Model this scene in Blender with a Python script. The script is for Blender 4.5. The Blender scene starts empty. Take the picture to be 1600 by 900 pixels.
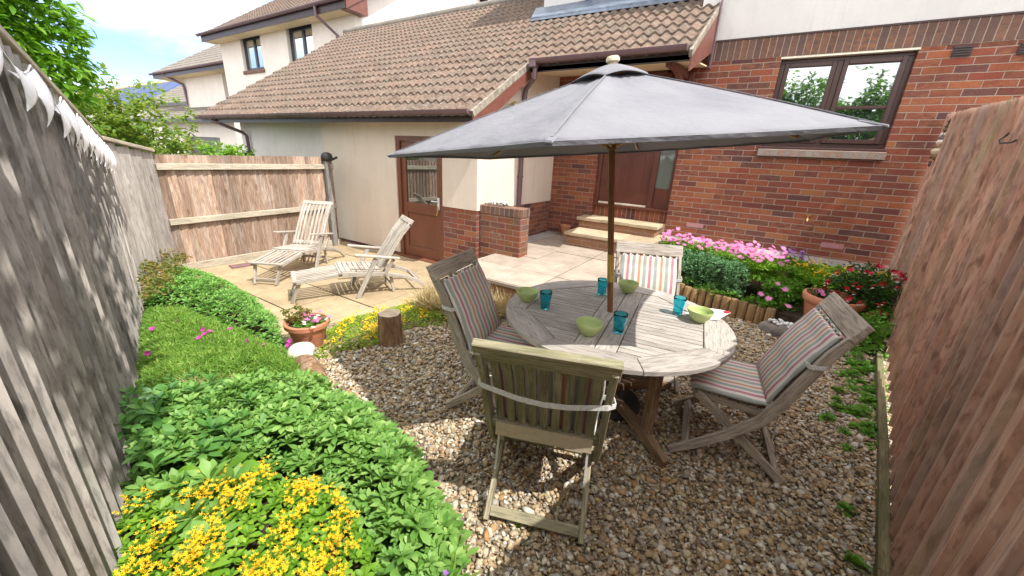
import bpy, math, random
import numpy as np
from mathutils import Vector, Matrix, Euler
from math import sin, cos, pi, radians, sqrt
random.seed(7); RNG = np.random.default_rng(11)
S = bpy.context.scene; COL = S.collection

# ------------------------------------------------------------------ camera
FL = 594.19; CAMH = 1.66
YAW, PIT, ROL = radians(-31.596), radians(19.096), radians(2.933)
_f = np.array([sin(YAW)*cos(PIT), cos(YAW)*cos(PIT), -sin(PIT)])
_r0 = np.array([cos(YAW), -sin(YAW), 0.]); _u0 = np.cross(_r0, _f)
_r = cos(ROL)*_r0+sin(ROL)*_u0; _u = -sin(ROL)*_r0+cos(ROL)*_u0
def ray(x, y): return _f*FL+_r*(x-800)-_u*(y-450)
def onz(x, y, z): d = ray(x, y); return np.array([0, 0, CAMH])+d*(z-CAMH)/d[2]
def ony(x, y, Y): d = ray(x, y); return np.array([0, 0, CAMH])+d*Y/d[1]
def onx(x, y, X): d = ray(x, y); return np.array([0, 0, CAMH])+d*X/d[0]
cam = bpy.data.cameras.new('camera'); co = bpy.data.objects.new('camera', cam); COL.objects.link(co)
cam.sensor_fit = 'HORIZONTAL'; cam.sensor_width = 36; cam.lens = FL/1600*36; cam.clip_start = .05; cam.clip_end = 2000
co.matrix_world = Matrix(((_r[0], _u[0], -_f[0], 0), (_r[1], _u[1], -_f[1], 0), (_r[2], _u[2], -_f[2], CAMH), (0, 0, 0, 1)))
S.camera = co

# ------------------------------------------------------------------ light
SUN = Vector((.68, -.08, 1.06)).normalized()
sl = bpy.data.lights.new('sun', 'SUN'); so = bpy.data.objects.new('sun', sl); COL.objects.link(so)
sl.energy = 3.0; sl.angle = radians(.5); sl.color = (1, .95, .87)
so.rotation_euler = SUN.to_track_quat('Z', 'Y').to_euler(); so.location = SUN*30
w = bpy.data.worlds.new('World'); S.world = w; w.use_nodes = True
wn = w.node_tree; wn.nodes.clear()
def wnode(t, **k):
    n = wn.nodes.new(t)
    for a, b in k.items(): setattr(n, a, b)
    return n
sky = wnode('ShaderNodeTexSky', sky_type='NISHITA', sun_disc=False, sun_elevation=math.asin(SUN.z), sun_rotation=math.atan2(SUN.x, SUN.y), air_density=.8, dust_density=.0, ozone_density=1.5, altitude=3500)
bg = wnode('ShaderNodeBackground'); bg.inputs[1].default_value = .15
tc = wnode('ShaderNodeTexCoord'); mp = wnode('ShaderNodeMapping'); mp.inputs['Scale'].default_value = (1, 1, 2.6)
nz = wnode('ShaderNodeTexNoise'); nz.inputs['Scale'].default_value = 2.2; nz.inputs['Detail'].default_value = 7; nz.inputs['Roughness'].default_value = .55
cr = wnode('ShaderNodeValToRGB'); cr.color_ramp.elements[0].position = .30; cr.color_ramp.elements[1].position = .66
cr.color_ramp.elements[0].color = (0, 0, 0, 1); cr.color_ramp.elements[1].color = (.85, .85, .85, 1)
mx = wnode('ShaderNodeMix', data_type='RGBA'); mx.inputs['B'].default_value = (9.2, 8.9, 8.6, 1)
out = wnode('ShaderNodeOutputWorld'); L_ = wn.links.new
dt = wnode('ShaderNodeVectorMath', operation='DOT_PRODUCT'); dt.inputs[1].default_value = (.55, -.35, .75)  # bright cloud bank added overhead and behind the camera, unseen, to lift the shadows
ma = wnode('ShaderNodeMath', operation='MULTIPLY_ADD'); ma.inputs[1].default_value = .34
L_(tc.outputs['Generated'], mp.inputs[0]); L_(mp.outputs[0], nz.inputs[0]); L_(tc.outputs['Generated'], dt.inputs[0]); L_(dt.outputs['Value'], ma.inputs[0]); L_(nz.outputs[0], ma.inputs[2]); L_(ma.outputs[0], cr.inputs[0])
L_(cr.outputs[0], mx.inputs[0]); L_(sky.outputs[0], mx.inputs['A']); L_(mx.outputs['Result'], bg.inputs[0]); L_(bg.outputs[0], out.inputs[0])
S.view_settings.view_transform = 'Standard'; S.view_settings.look = 'None'; S.view_settings.gamma = 1
S.view_settings.exposure = 1.15
S.render.engine = 'CYCLES'
try:
    S.cycles.use_denoising = True; S.cycles.max_bounces = 8; S.cycles.transparent_max_bounces = 12
except Exception: pass

# ------------------------------------------------------------------ materials
class NT:
    def __init__(s, name):
        s.m = bpy.data.materials.new(name); s.m.use_nodes = True; s.t = s.m.node_tree
        s.b = s.t.nodes['Principled BSDF']; s.o = s.t.nodes['Material Output']
    def n(s, t, ins=None, **k):
        n = s.t.nodes.new(t)
        for a, b in k.items(): setattr(n, a, b)
        for a, b in (ins or {}).items(): s.set(n.inputs[a], b)
        return n
    def set(s, sock, v):
        if isinstance(v, bpy.types.NodeSocket): s.t.links.new(v, sock)
        else: sock.default_value = v
    def math(s, op, a, b=0., c=None, clamp=False):
        n = s.n('ShaderNodeMath', operation=op, use_clamp=clamp); s.set(n.inputs[0], a); s.set(n.inputs[1], b)
        if c is not None: s.set(n.inputs[2], c)
        return n.outputs[0]
    def uv(s): return s.n('ShaderNodeTexCoord').outputs['UV']
    def obj(s): return s.n('ShaderNodeTexCoord').outputs['Object']
    def scale(s, v, sc, loc=(0, 0, 0)):
        return s.n('ShaderNodeMapping', {'Vector': v, 'Scale': sc, 'Location': loc}).outputs[0]
    def noise(s, v, sc, det=4, rough=.55, dist=0.):
        return s.n('ShaderNodeTexNoise', {'Vector': v, 'Scale': sc, 'Detail': det, 'Roughness': rough, 'Distortion': dist}).outputs[0]
    def ramp(s, fac, stops, interp='LINEAR'):
        n = s.n('ShaderNodeValToRGB', {'Fac': fac}); r = n.color_ramp; r.interpolation = interp
        while len(r.elements) < len(stops): r.elements.new(.5)
        for e, (p, c) in zip(r.elements, stops):
            e.position = p; e.color = (*c, 1) if len(c) == 3 else c
        return n.outputs[0]
    def mix(s, fac, a, b, mode='MIX'):
        n = s.n('ShaderNodeMix', data_type='RGBA', blend_type=mode); s.set(n.inputs[0], fac)
        for k, v in (('A', a), ('B', b)):
            s.set(n.inputs[[i for i, q in enumerate(n.inputs) if q.name == k and q.type == 'RGBA'][0]], (*v, 1) if isinstance(v, tuple) and len(v) == 3 else v)
        return [q for q in n.outputs if q.type == 'RGBA'][0]
    def isl(s): return s.n('ShaderNodeNewGeometry').outputs['Random Per Island']
    def bump(s, h, st=.3, d=.01):
        n = s.n('ShaderNodeBump', {'Height': h, 'Strength': st, 'Distance': d}); s.set(s.b.inputs['Normal'], n.outputs[0])
    def fin(s, col=None, rough=.7, spec=.3, metal=0.):
        if col is not None: s.set(s.b.inputs['Base Color'], (*col, 1) if isinstance(col, tuple) and len(col) == 3 else col)
        s.set(s.b.inputs['Roughness'], rough); s.b.inputs['Specular IOR Level'].default_value = spec; s.set(s.b.inputs['Metallic'], metal)
        return s.m
g3 = lambda v, f: tuple(c*f for c in v)

def m_plain(name, col, rough=.5, spec=.4, var=.12, sc=25, metal=0., bump=.05):
    t = NT(name); n = t.noise(t.obj(), sc, 4); c = t.ramp(n, [(.3, g3(col, 1-var)), (.7, g3(col, 1+var))])
    t.bump(t.noise(t.obj(), sc*5, 2), bump, .003); return t.fin(c, rough, spec, metal)

def m_wood(name, ca, cb, cc, green=0., knots=.5, var=.35, rough=.8, gcol=(.10, .13, .05), dirt=0., grain=1., greyblue=0.):
    t = NT(name); uv = t.uv(); isl = t.isl()
    off = t.n('ShaderNodeCombineXYZ', {'X': t.math('MULTIPLY', isl, 37.), 'Y': t.math('MULTIPLY', isl, 91.)}).outputs[0]
    v = t.n('ShaderNodeVectorMath', operation='ADD'); t.set(v.inputs[0], uv); t.set(v.inputs[1], off); v = v.outputs[0]
    n1 = t.noise(t.scale(v, (2.0, 17*grain, 1)), 1., 6, .62, 1.3); n2 = t.noise(t.scale(v, (9, 120*grain, 1)), 1., 4, .6, .4)
    n3 = t.noise(t.scale(v, (1.1, 2.2, 1)), 1.3, 3)
    c = t.ramp(n1, [(.28, ca), (.5, cb), (.72, cc)])
    c = t.mix(t.ramp(n2, [(.36, (.6,)*3), (.52, (0.,)*3)]), c, g3(ca, .42))
    br = t.math('MULTIPLY_ADD', isl, var*2, 1-var); c = t.mix(1., c, t.n('ShaderNodeCombineColor', {0: br, 1: br, 2: br}).outputs[0], 'MULTIPLY')
    if knots:
        vo = t.n('ShaderNodeTexVoronoi', {'Vector': t.scale(v, (3.1, 8, 1)), 'Scale': 1.}).outputs['Distance']
        k = t.ramp(vo, [(.05, (1.,)*3), (.12, (.75,)*3), (.17, (0.,)*3)]); k = t.math('MULTIPLY', k, knots)
        c = t.mix(k, c, g3(ca, .4))
    if green:
        gm = t.ramp(t.noise(t.scale(v, (.8, 5, 1)), 1., 5, .6), [(.62-green*.3, (0.,)*3), (.85-green*.3, (.75,)*3)]); c = t.mix(gm, c, gcol)
    if greyblue:
        gm = t.ramp(t.noise(t.scale(v, (.7, 7, 1)), 1., 4, .6), [(.5, (0.,)*3), (.7, (greyblue,)*3)]); c = t.mix(gm, c, (.36, .38, .40))
    if dirt:
        sp = t.noise(t.obj(), 60, 2); c = t.mix(t.ramp(sp, [(.62, (0.,)*3), (.7, (dirt,)*3)]), c, g3(ca, .5))
    c = t.mix(t.ramp(n3, [(.3, (.22,)*3), (.6, (0.,)*3)]), c, g3(ca, .7))
    h = t.math('ADD', t.math('MULTIPLY', n2, .5), t.math('MULTIPLY', n1, .8)); t.bump(h, .55, .004)
    return t.fin(c, rough, .25)

def m_brick(name, tones, mortar=(.34, .26, .21), w=.258, h=.077, mw=.0095, soldier=False, stain=.0, white=.25, algae=0.):
    t = NT(name); uv = t.uv(); sp = t.n('ShaderNodeSeparateXYZ', {0: uv}); u, v = sp.outputs[0], sp.outputs[1]
    # slightly wobbly joints
    wob = t.noise(uv, 9, 2); u = t.math('ADD', u, t.math('MULTIPLY_ADD', wob, .008, -.004)); v = t.math('ADD', v, t.math('MULTIPLY_ADD', t.noise(t.scale(uv, (1, 1, 1), (5, 3, 0)), 7, 2), .008, -.004))
    row = t.math('DIVIDE', v, h); ri = t.math('FLOOR', row); rf = t.math('FRACT', row)
    sh = 0. if soldier else t.math('MULTIPLY', t.math('MODULO', t.math('ABSOLUTE', ri), 2.), .5)
    cx = t.math('ADD', t.math('DIVIDE', u, w), sh); ci = t.math('FLOOR', cx); cf = t.math('FRACT', cx)
    ex = t.math('MULTIPLY', t.math('MINIMUM', cf, t.math('SUBTRACT', 1., cf)), w)
    ey = t.math('MULTIPLY', t.math('MINIMUM', rf, t.math('SUBTRACT', 1., rf)), h)
    e = t.math('MINIMUM', ex, ey)
    e = t.math('ADD', e, t.math('MULTIPLY_ADD', t.noise(uv, 60, 3), .005, -.0025))
    mask = t.ramp(t.math('DIVIDE', e, mw), [(.36, (0.,)*3), (.62, (1.,)*3)])
    idv = t.n('ShaderNodeCombineXYZ', {'X': ci, 'Y': ri}).outputs[0]
    wn_ = t.n('ShaderNodeTexWhiteNoise', {'Vector': idv}); r1 = wn_.outputs['Value']
    r2 = t.n('ShaderNodeSeparateXYZ', {0: wn_.outputs['Color']}).outputs[1]
    c = t.ramp(r1, [(i/(len(tones)-1), k) for i, k in enumerate(tones)])
    c = t.mix(t.math('MULTIPLY', t.ramp(t.noise(t.scale(uv, (1, 2, 1)), 14, 4, .6), [(.35, (0.,)*3), (.7, (1.,)*3)]), t.math('MULTIPLY', r2, .8)), c, (.40, .17, .075))
    c = t.mix(t.ramp(t.noise(uv, 90, 3, .7), [(.4, (.45,)*3), (.62, (0.,)*3)]), c, (.085, .04, .035))
    wt = t.ramp(t.noise(uv, 140, 2, .5), [(.70, (0.,)*3), (.76, (white,)*3)]); c = t.mix(wt, c, (.7, .66, .6))
    mcol = t.mix(t.noise(uv, 40, 3), g3(mortar, .75), g3(mortar, 1.2))
    c = t.mix(mask, mcol, c)
    if stain:
        st = t.ramp(t.noise(uv, 2.2, 5, .65), [(.48, (0.,)*3), (.72, (stain,)*3)]); c = t.mix(st, c, (.13, .12, .11))
        wv = t.ramp(t.noise(t.scale(uv, (1, 1, 1), (9, 9, 0)), 3.2, 5, .7), [(.58, (0.,)*3), (.75, (stain*.7,)*3)]); c = t.mix(wv, c, (.5, .46, .44))
    if algae:
        st = t.ramp(t.noise(t.scale(uv, (3, 1, 1)), 3.2, 5, .65), [(.5, (0.,)*3), (.7, (algae,)*3)]); c = t.mix(st, c, (.16, .14, .05))
    hh = t.math('ADD', mask, t.math('MULTIPLY', t.noise(uv, 120, 3), .35)); t.bump(hh, .8, .006)
    return t.fin(c, .88, .2)

def m_render(name, col, sc=1.):
    t = NT(name); o = t.obj(); n = t.noise(o, 1.4*sc, 5, .6); c = t.ramp(n, [(.3, g3(col, .9)), (.65, col)])
    st = t.ramp(t.noise(t.scale(o, (6, 6, .8)), 1.3, 4, .6), [(.5, (0.,)*3), (.8, (.3,)*3)]); c = t.mix(st, c, g3(col, .75))
    dr = t.ramp(t.noise(t.scale(o, (11, 11, .9)), 1.6, 5, .7), [(.56, (0.,)*3), (.72, (.35,)*3)]); c = t.mix(dr, c, g3((col[0], col[1]*1.02, col[2]*.95), .66))
    sp_ = t.ramp(t.noise(o, 34, 4, .75), [(.60, (0.,)*3), (.70, (.3,)*3)]); c = t.mix(sp_, c, g3(col, .8))
    t.bump(t.math('ADD', t.noise(o, 160, 4, .7), t.math('MULTIPLY', t.noise(o, 14, 2), .6)), .6, .006); return t.fin(c, .9, .15)

def m_tile(name, tones, lichen=.5):
    t = NT(name); uv = t.uv(); sp = t.n('ShaderNodeSeparateXYZ', {0: uv}); u, v = sp.outputs[0], sp.outputs[1]
    idv = t.n('ShaderNodeCombineXYZ', {'X': t.math('FLOOR', t.math('DIVIDE', u, .292)), 'Y': t.math('FLOOR', v)}).outputs[0]
    r1 = t.n('ShaderNodeTexWhiteNoise', {'Vector': idv}).outputs['Value']
    o = t.obj(); c = t.ramp(r1, [(i/(len(tones)-1), k) for i, k in enumerate(tones)])
    c = t.mix(t.ramp(t.noise(o, 5, 6, .65), [(.42, (0.,)*3), (.7, (.65,)*3)]), c, g3(tones[0], .42))
    c = t.mix(t.ramp(t.noise(o, 26, 5, .7), [(.45, (0.,)*3), (.7, (.6,)*3)]), c, (.28, .25, .19))
    vo = t.n('ShaderNodeTexVoronoi', {'Vector': o, 'Scale': 9.}).outputs['Distance']
    c = t.mix(t.math('MULTIPLY', t.ramp(vo, [(.09, (1.,)*3), (.13, (0.,)*3)]), lichen), c, (.36, .34, .30))
    t.bump(t.noise(o, 110, 4, .7), .5, .004); return t.fin(c, .9, .2)

def m_slab(name, col, grime=.4):
    t = NT(name); o = t.obj(); isl = t.isl(); br = t.math('MULTIPLY_ADD', isl, .22, .88)
    c = t.ramp(t.noise(o, 5, 6, .7), [(.3, g3(col, .72)), (.55, col), (.8, g3(col, 1.12))])
    c = t.mix(1., c, t.n('ShaderNodeCombineColor', {0: br, 1: br, 2: br}).outputs[0], 'MULTIPLY')
    c = t.mix(t.ramp(t.noise(o, 2.1, 6, .7, .5), [(.45, (0.,)*3), (.75, (grime,)*3)]), c, g3(col, .45))
    c = t.mix(t.ramp(t.noise(o, 150, 2), [(.55, (0.,)*3), (.7, (.35,)*3)]), c, g3(col, .6))
    t.bump(t.math('ADD', t.noise(o, 40, 4, .7), t.noise(o, 8, 3)), .5, .004); return t.fin(c, .85, .2)

def m_leaf(name, stops, trans=.35, rough=.5, var=True, tcol=None):
    t = NT(name); isl = t.isl(); n = t.noise(t.obj(), 9., 3)
    f = t.math('ADD', t.math('MULTIPLY', isl, .55), t.math('MULTIPLY_ADD', n, 1.1, -.33), clamp=True); c = t.ramp(f, stops)
    t.fin(c, rough, .35); tr = t.n('ShaderNodeBsdfTranslucent'); mid = stops[len(stops)//2][1]
    tc_ = tcol or (min(1, mid[0]*1.8), min(1, mid[1]*1.6), mid[2]*.8); t.set(tr.inputs[0], t.mix(.6, c, tc_))
    mx_ = t.n('ShaderNodeMixShader', {0: trans}); t.set(mx_.inputs[1], t.b.outputs[0]); t.set(mx_.inputs[2], tr.outputs[0]); t.set(t.o.inputs[0], mx_.outputs[0])
    return t.m

def m_stripe(name):
    t = NT(name); sp = t.n('ShaderNodeSeparateXYZ', {0: t.uv()}); u = sp.outputs[0]
    u = t.math('FRACT', t.math('DIVIDE', t.math('ADD', u, 5.), .175))
    cr_, gr, orr, pk = (.70, .66, .60), (.34, .37, .35), (.58, .27, .16), (.50, .20, .27)
    c = t.ramp(u, [(0, cr_), (.09, orr), (.20, cr_), (.31, gr), (.46, cr_), (.57, pk), (.69, cr_), (.81, gr), (.95, cr_)], 'CONSTANT')
    c = t.mix(t.ramp(t.noise(t.obj(), 9, 4), [(.4, (.18,)*3), (.7, (0.,)*3)]), c, (.42, .40, .37))
    o = t.uv(); t.bump(t.math('ADD', t.noise(t.scale(o, (300, 300, 1)), 1., 1), t.math('MULTIPLY', t.noise(t.scale(o, (7, 16, 1)), 1., 3), 2.)), .35, .004); return t.fin(c, .95, .1)

def m_glass(name, col, rough=.02, tr=1.):
    t = NT(name); t.b.inputs['Transmission Weight'].default_value = tr; t.b.inputs['IOR'].default_value = 1.45; return t.fin(col, rough, .5)

def m_pane(name, refl=.5, tint=(.03, .035, .04)):
    t = NT(name); gl = t.n('ShaderNodeBsdfGlossy', {'Color': (.85, .88, .9, 1), 'Roughness': .015}); t.fin(tint, .05, .5)
    n = t.n('ShaderNodeBump', {'Height': t.noise(t.obj(), 2.5, 1), 'Strength': .02, 'Distance': .02}); t.set(gl.inputs['Normal'], n.outputs[0])
    mx_ = t.n('ShaderNodeMixShader', {0: refl}); t.set(mx_.inputs[1], t.b.outputs[0]); t.set(mx_.inputs[2], gl.outputs[0]); t.set(t.o.inputs[0], mx_.outputs[0]); return t.m

M = {}
M['fence_left'] = m_wood('weathered_fence_grey', (.23, .205, .19), (.37, .34, .315), (.50, .47, .44), green=.12, knots=.7, var=.3, greyblue=.25)
M['fence_far'] = m_wood('weathered_fence_pale', (.23, .135, .095), (.36, .25, .185), (.50, .44, .37), knots=.6, var=.34, greyblue=.3)
M['fence_rail'] = m_wood('weathered_rail', (.30, .26, .20), (.44, .39, .31), (.52, .47, .38), knots=.3, var=.15)
M['fence_right'] = m_wood('weathered_fence_pinkish', (.40, .215, .155), (.58, .355, .265), (.68, .49, .39), green=.34, gcol=(.30, .29, .15), knots=.8, var=.2, greyblue=.45, grain=.55)
M['post'] = m_wood('weathered_post', (.13, .12, .11), (.22, .21, .20), (.31, .30, .29), knots=.2, var=.15)
M['edging'] = m_wood('green_edging_timber', (.07, .06, .035), (.14, .115, .065), (.20, .17, .10), green=.55, gcol=(.09, .12, .04))
M['teak'] = m_wood('weathered_teak', (.25, .21, .17), (.39, .34, .285), (.50, .45, .39), knots=0, var=.16, dirt=.2)
M['teak_pale'] = m_wood('bleached_teak', (.27, .24, .205), (.40, .36, .315), (.50, .46, .415), knots=0, var=.14)
M['teak_table'] = m_wood('table_teak', (.31, .28, .255), (.43, .395, .365), (.53, .495, .46), knots=0, var=.14, dirt=.25)
M['teak_green'] = m_wood('mossy_teak', (.17, .155, .095), (.30, .27, .185), (.42, .38, .30), green=.36, gcol=(.15, .17, .07), knots=0, var=.2, dirt=.3)
M['teak_brown'] = m_wood('brown_teak', (.14, .085, .05), (.24, .16, .10), (.33, .25, .17), knots=0, var=.14)  # browner teak of the table legs and under-frame
M['pole'] = m_wood('parasol_pole_wood', (.13, .055, .02), (.24, .115, .045), (.32, .17, .075), knots=0, var=.05, rough=.4)
M['rib'] = m_wood('parasol_rib_wood', (.30, .17, .07), (.45, .28, .13), (.55, .37, .2), knots=0, var=.1, rough=.45)
M['finial'] = m_plain('finial_wood', (.60, .50, .36), .6)
BR = [(.11, .042, .04), (.30, .075, .045), (.21, .060, .042), (.38, .115, .055), (.15, .05, .045), (.34, .088, .048), (.095, .05, .055), (.28, .08, .05), (.40, .165, .07)]
M['brick'] = m_brick('red_brick', BR)
M['brick_stub'] = m_brick('stained_brick', BR, stain=.75, algae=.6, white=.4)
M['brick_plinth'] = m_brick('plinth_brick', BR, stain=.45, white=.45)
SB = [(.10, .07, .06), (.15, .10, .085), (.12, .085, .08), (.19, .12, .09)]
M['soldier'] = m_brick('soldier_brick', SB, w=.077, h=.30, soldier=True, white=.2)
M['soldier_door'] = m_brick('door_soldier_brick', BR, w=.077, h=.30, soldier=True, white=.1)
M['sill_brick'] = m_brick('sill_brick', [(.30, .27, .25), (.36, .33, .30), (.25, .22, .2)], w=.077, h=.30, soldier=True, white=.5)
M['step_brick'] = m_brick('step_brick', [(.30, .16, .09), (.38, .22, .13), (.27, .13, .08)], stain=.2, white=.1)
M['render'] = m_render('cream_render', (.74, .64, .55))
M['render_white'] = m_render('white_render', (.64, .62, .61))
M['tile'] = m_tile('concrete_roof_tile', [(.12, .082, .066), (.155, .10, .078), (.13, .095, .078), (.17, .11, .086), (.115, .085, .07), (.145, .105, .085)])
M['tile_grey'] = m_tile('grey_brown_roof_tile', [(.17, .155, .14), (.21, .19, .17), (.19, .17, .155)], .15)
M['mortar'] = m_plain('verge_mortar', (.26, .23, .19), .95, .1, .4, 18, bump=.4)
M['plastic'] = m_plain('brown_plastic', (.15, .09, .105), .32, .5, .1, 4)
M['fascia'] = m_plain('dark_brown_board', (.050, .030, .028), .4, .4, .2, 9)
M['barge'] = m_plain('red_brown_board', (.16, .060, .045), .5, .4, .2, 12)
M['frame'] = m_plain('dark_window_frame', (.070, .033, .030), .3, .5, .1, 9)
M['door'] = m_plain('red_brown_door', (.17, .062, .036), .35, .5, .12, 5)
M['door_dark'] = m_plain('mahogany_door', (.115, .036, .024), .3, .5, .15, 6)
M['frame_black'] = m_plain('black_window_frame', (.022, .028, .04), .3, .5)
M['soffit'] = m_plain('cream_soffit', (.72, .60, .40), .7, .2)
M['lead'] = m_plain('lead_flashing', (.11, .14, .19), .45, .5, .35, 8, bump=.4)
M['pebble'] = m_plain('dark_pebbledash', (.17, .17, .19), .9, .2, .6, 60, bump=.8)
M['pane'] = m_pane('window_pane', .55)
M['pane_dim'] = m_pane('dim_window_pane', .30, (.02, .025, .02))
M['pane_sky'] = m_pane('sky_window_pane', .75)
M['frost'] = m_pane('patterned_pane', .12, (.13, .15, .13))
M['blind'] = m_plain('pale_blind', (.6, .62, .66), .7)
M['slab_buff'] = m_slab('buff_paving_slab', (.40, .31, .195))
M['slab_pink'] = m_slab('pinkish_paving_slab', (.38, .315, .26))
M['slab_grey'] = m_slab('grey_paving_slab', (.36, .34, .33))
M['slab_step'] = m_slab('sandstone_step_slab', (.45, .36, .25), .3)
M['soil'] = m_plain('dark_soil', (.055, .04, .028), 1., .1, .5, 14, bump=.8)
M['ground'] = m_plain('bare_ground', (.13, .115, .09), 1., .1, .5, 3, bump=.6)
M['terracotta'] = m_plain('terracotta', (.50, .21, .125), .75, .25, .14, 12, bump=.15)
M['white_metal'] = m_plain('white_metal', (.75, .76, .78), .3, .5)
M['brass'] = m_plain('brass', (.70, .50, .18), .3, .5, .1, 20, metal=.9)
M['steel'] = m_plain('steel', (.55, .56, .58), .35, .5, .1, 20, metal=.9)
M['iron'] = m_plain('black_iron', (.03, .03, .03), .6, .4)
M['cream_plastic'] = m_plain('cream_plastic', (.75, .7, .58), .4)
M['stripe'] = m_stripe('striped_cushion_fabric')
M['cushion_back'] = m_plain('beige_cushion_cloth', (.52, .44, .32), .95, .1, .1, 40)
M['strap'] = m_plain('white_webbing', (.62, .62, .60), .9, .1, .2, 120, bump=.3)
M['bunting'] = m_plain('pale_bunting_cloth', (.84, .84, .88), .9, .1, .06, 30)
M['bowl'] = m_plain('green_glaze', (.44, .54, .22), .38, .5, .04, 10)
M['glassware'] = m_glass('turquoise_glass', (.12, .74, .86), .03)
M['napkin'] = m_plain('white_paper', (.82, .82, .80), .8, .1, .02)
M['red_print'] = m_plain('red_print', (.45, .03, .05), .8, .1)
M['lampglass'] = m_glass('lamp_glass', (.9, .9, .85), .1)
M['mat'] = m_plain('purple_brown_mat', (.20, .12, .13), .9, .1, .2, 30)
M['solar'] = m_plain('solar_panel', (.06, .09, .20), .5, .25)
M['plaster_far'] = m_render('far_cream_render', (.84, .775, .71))
M['render_pale'] = m_render('pale_render', (.82, .775, .775))
def _stone():
    t = NT('gravel_stone'); isl = t.isl()
    c = t.ramp(isl, [(0, (.13, .10, .07)), (.13, (.34, .235, .12)), (.28, (.47, .36, .21)), (.40, (.25, .225, .20)), (.52, (.55, .45, .28)), (.63, (.37, .36, .34)), (.72, (.66, .60, .47)), (.80, (.44, .24, .10)), (.87, (.22, .17, .12)), (.94, (.76, .74, .68)), (1, (.50, .38, .20))])
    c = t.mix(t.ramp(t.noise(t.obj(), 90, 4, .7), [(.4, (.25,)*3), (.65, (0.,)*3)]), c, (.16, .125, .09)); t.bump(t.noise(t.obj(), 160, 3), .3, .002); return t.fin(c, .75, .3)
M['stone'] = _stone()
M['gravel_base'] = m_plain('gravel_base', (.24, .185, .125), 1., .1, .8, 55, bump=1.)
M['white_stone'] = m_plain('white_rock', (.66, .62, .54), .85, .2, .15, 9, bump=.5)
M['grey_rock'] = m_plain('grey_rock', (.17, .155, .14), .9, .2, .5, 10, bump=.8)
M['white_pebble'] = m_plain('white_pebbles', (.62, .62, .62), .7, .3, .15, 20)
def _bark(name, a, b, c_):
    t = NT(name); o = t.obj(); n = t.noise(t.scale(o, (14, 14, 3)), 1.6, 6, .7, .8)
    c = t.ramp(n, [(.3, a), (.5, b), (.72, c_)]); t.bump(t.math('ADD', n, t.noise(o, 60, 3)), .9, .012); return t.fin(c, .95, .15)
M['bark'] = _bark('bark', (.10, .055, .03), (.25, .15, .085), (.42, .33, .25))
M['bark_dark'] = _bark('dark_bark', (.05, .035, .02), (.10, .075, .05), (.17, .13, .09))
def _ring():
    t = NT('cut_log_end'); d = t.n('ShaderNodeTexWave', {'Vector': t.obj(), 'Scale': 9., 'Distortion': 2.5, 'Detail': 2.}, wave_type='RINGS').outputs[0]
    c = t.ramp(d, [(0, (.42, .33, .23)), (1, (.58, .49, .38))]); c = t.mix(t.ramp(t.noise(t.obj(), 12, 4), [(.4, (.5,)*3), (.65, (0.,)*3)]), c, (.25, .18, .12)); return t.fin(c, .9, .15)
M['ring'] = _ring()
def _logroll():
    t = NT('stained_log'); o = t.obj(); n = t.noise(t.scale(o, (25, 25, 3)), 1.4, 5, .65); c = t.ramp(n, [(.3, (.12, .075, .035)), (.55, (.28, .18, .09)), (.8, (.40, .28, .16))]); t.bump(n, .6, .006); return t.fin(c, .9, .15)
M['logroll'] = _logroll()
def _canopy():
    t = NT('grey_canopy_cloth'); o = t.obj(); c = t.ramp(t.noise(o, 2.5, 5, .6), [(.3, (.205, .207, .235)), (.7, (.255, .258, .285))])
    t.bump(t.math('ADD', t.noise(t.scale(o, (2.2, 2.2, 6)), 1.6, 4, .6), t.math('MULTIPLY', t.noise(o, 350, 1), .06)), .6, .05); t.fin(c, .9, .12)
    tr = t.n('ShaderNodeBsdfTranslucent'); t.set(tr.inputs[0], (.34, .31, .27, 1)); mx_ = t.n('ShaderNodeMixShader', {0: .16}); t.set(mx_.inputs[1], t.b.outputs[0]); t.set(mx_.inputs[2], tr.outputs[0]); t.set(t.o.inputs[0], mx_.outputs[0]); return t.m
M['canopy'] = _canopy()
M['sage'] = m_leaf('sage_green_leaf', [(0, (.03, .095, .015)), (.25, (.105, .245, .04)), (.6, (.20, .375, .085)), (1, (.38, .54, .17))], .3)
M['sage_far'] = m_leaf('grey_green_leaf', [(0, (.045, .14, .02)), (.4, (.13, .31, .055)), (1, (.30, .52, .13))], .32)
M['sage_dark'] = m_leaf('deep_green_leaf', [(0, (.03, .105, .02)), (.4, (.085, .23, .045)), (1, (.21, .41, .10))], .3)
M['bright'] = m_leaf('bright_green_leaf', [(0, (.06, .16, .015)), (.5, (.17, .36, .03)), (1, (.34, .50, .05))], .4)
M['grassy'] = m_leaf('fine_green_leaf', [(0, (.08, .18, .025)), (.5, (.19, .36, .06)), (1, (.36, .48, .11))], .35)
M['yellow_green'] = m_leaf('yellow_green_leaf', [(0, (.10, .20, .02)), (.5, (.24, .38, .03)), (1, (.42, .46, .05))], .35)
M['straw'] = m_leaf('straw_stem', [(0, (.28, .20, .09)), (.5, (.45, .37, .2)), (1, (.6, .5, .3))], .2)
M['yellow'] = m_leaf('yellow_flower', [(0, (.50, .20, .01)), (.25, (.78, .44, .01)), (.7, (.86, .60, .02)), (1, (.88, .74, .06))], .2)
M['magenta'] = m_leaf('magenta_flower', [(0, (.45, .02, .28)), (1, (.65, .06, .42))], .2)
M['pink'] = m_leaf('pink_flower', [(0, (.46, .11, .33)), (.5, (.62, .19, .42)), (1, (.70, .34, .46))], .2)
M['purple'] = m_leaf('purple_flower', [(0, (.24, .10, .38)), (1, (.36, .18, .50))], .2)
M['red'] = m_leaf('red_flower', [(0, (.35, .01, .03)), (1, (.58, .02, .05))], .2)
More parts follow.
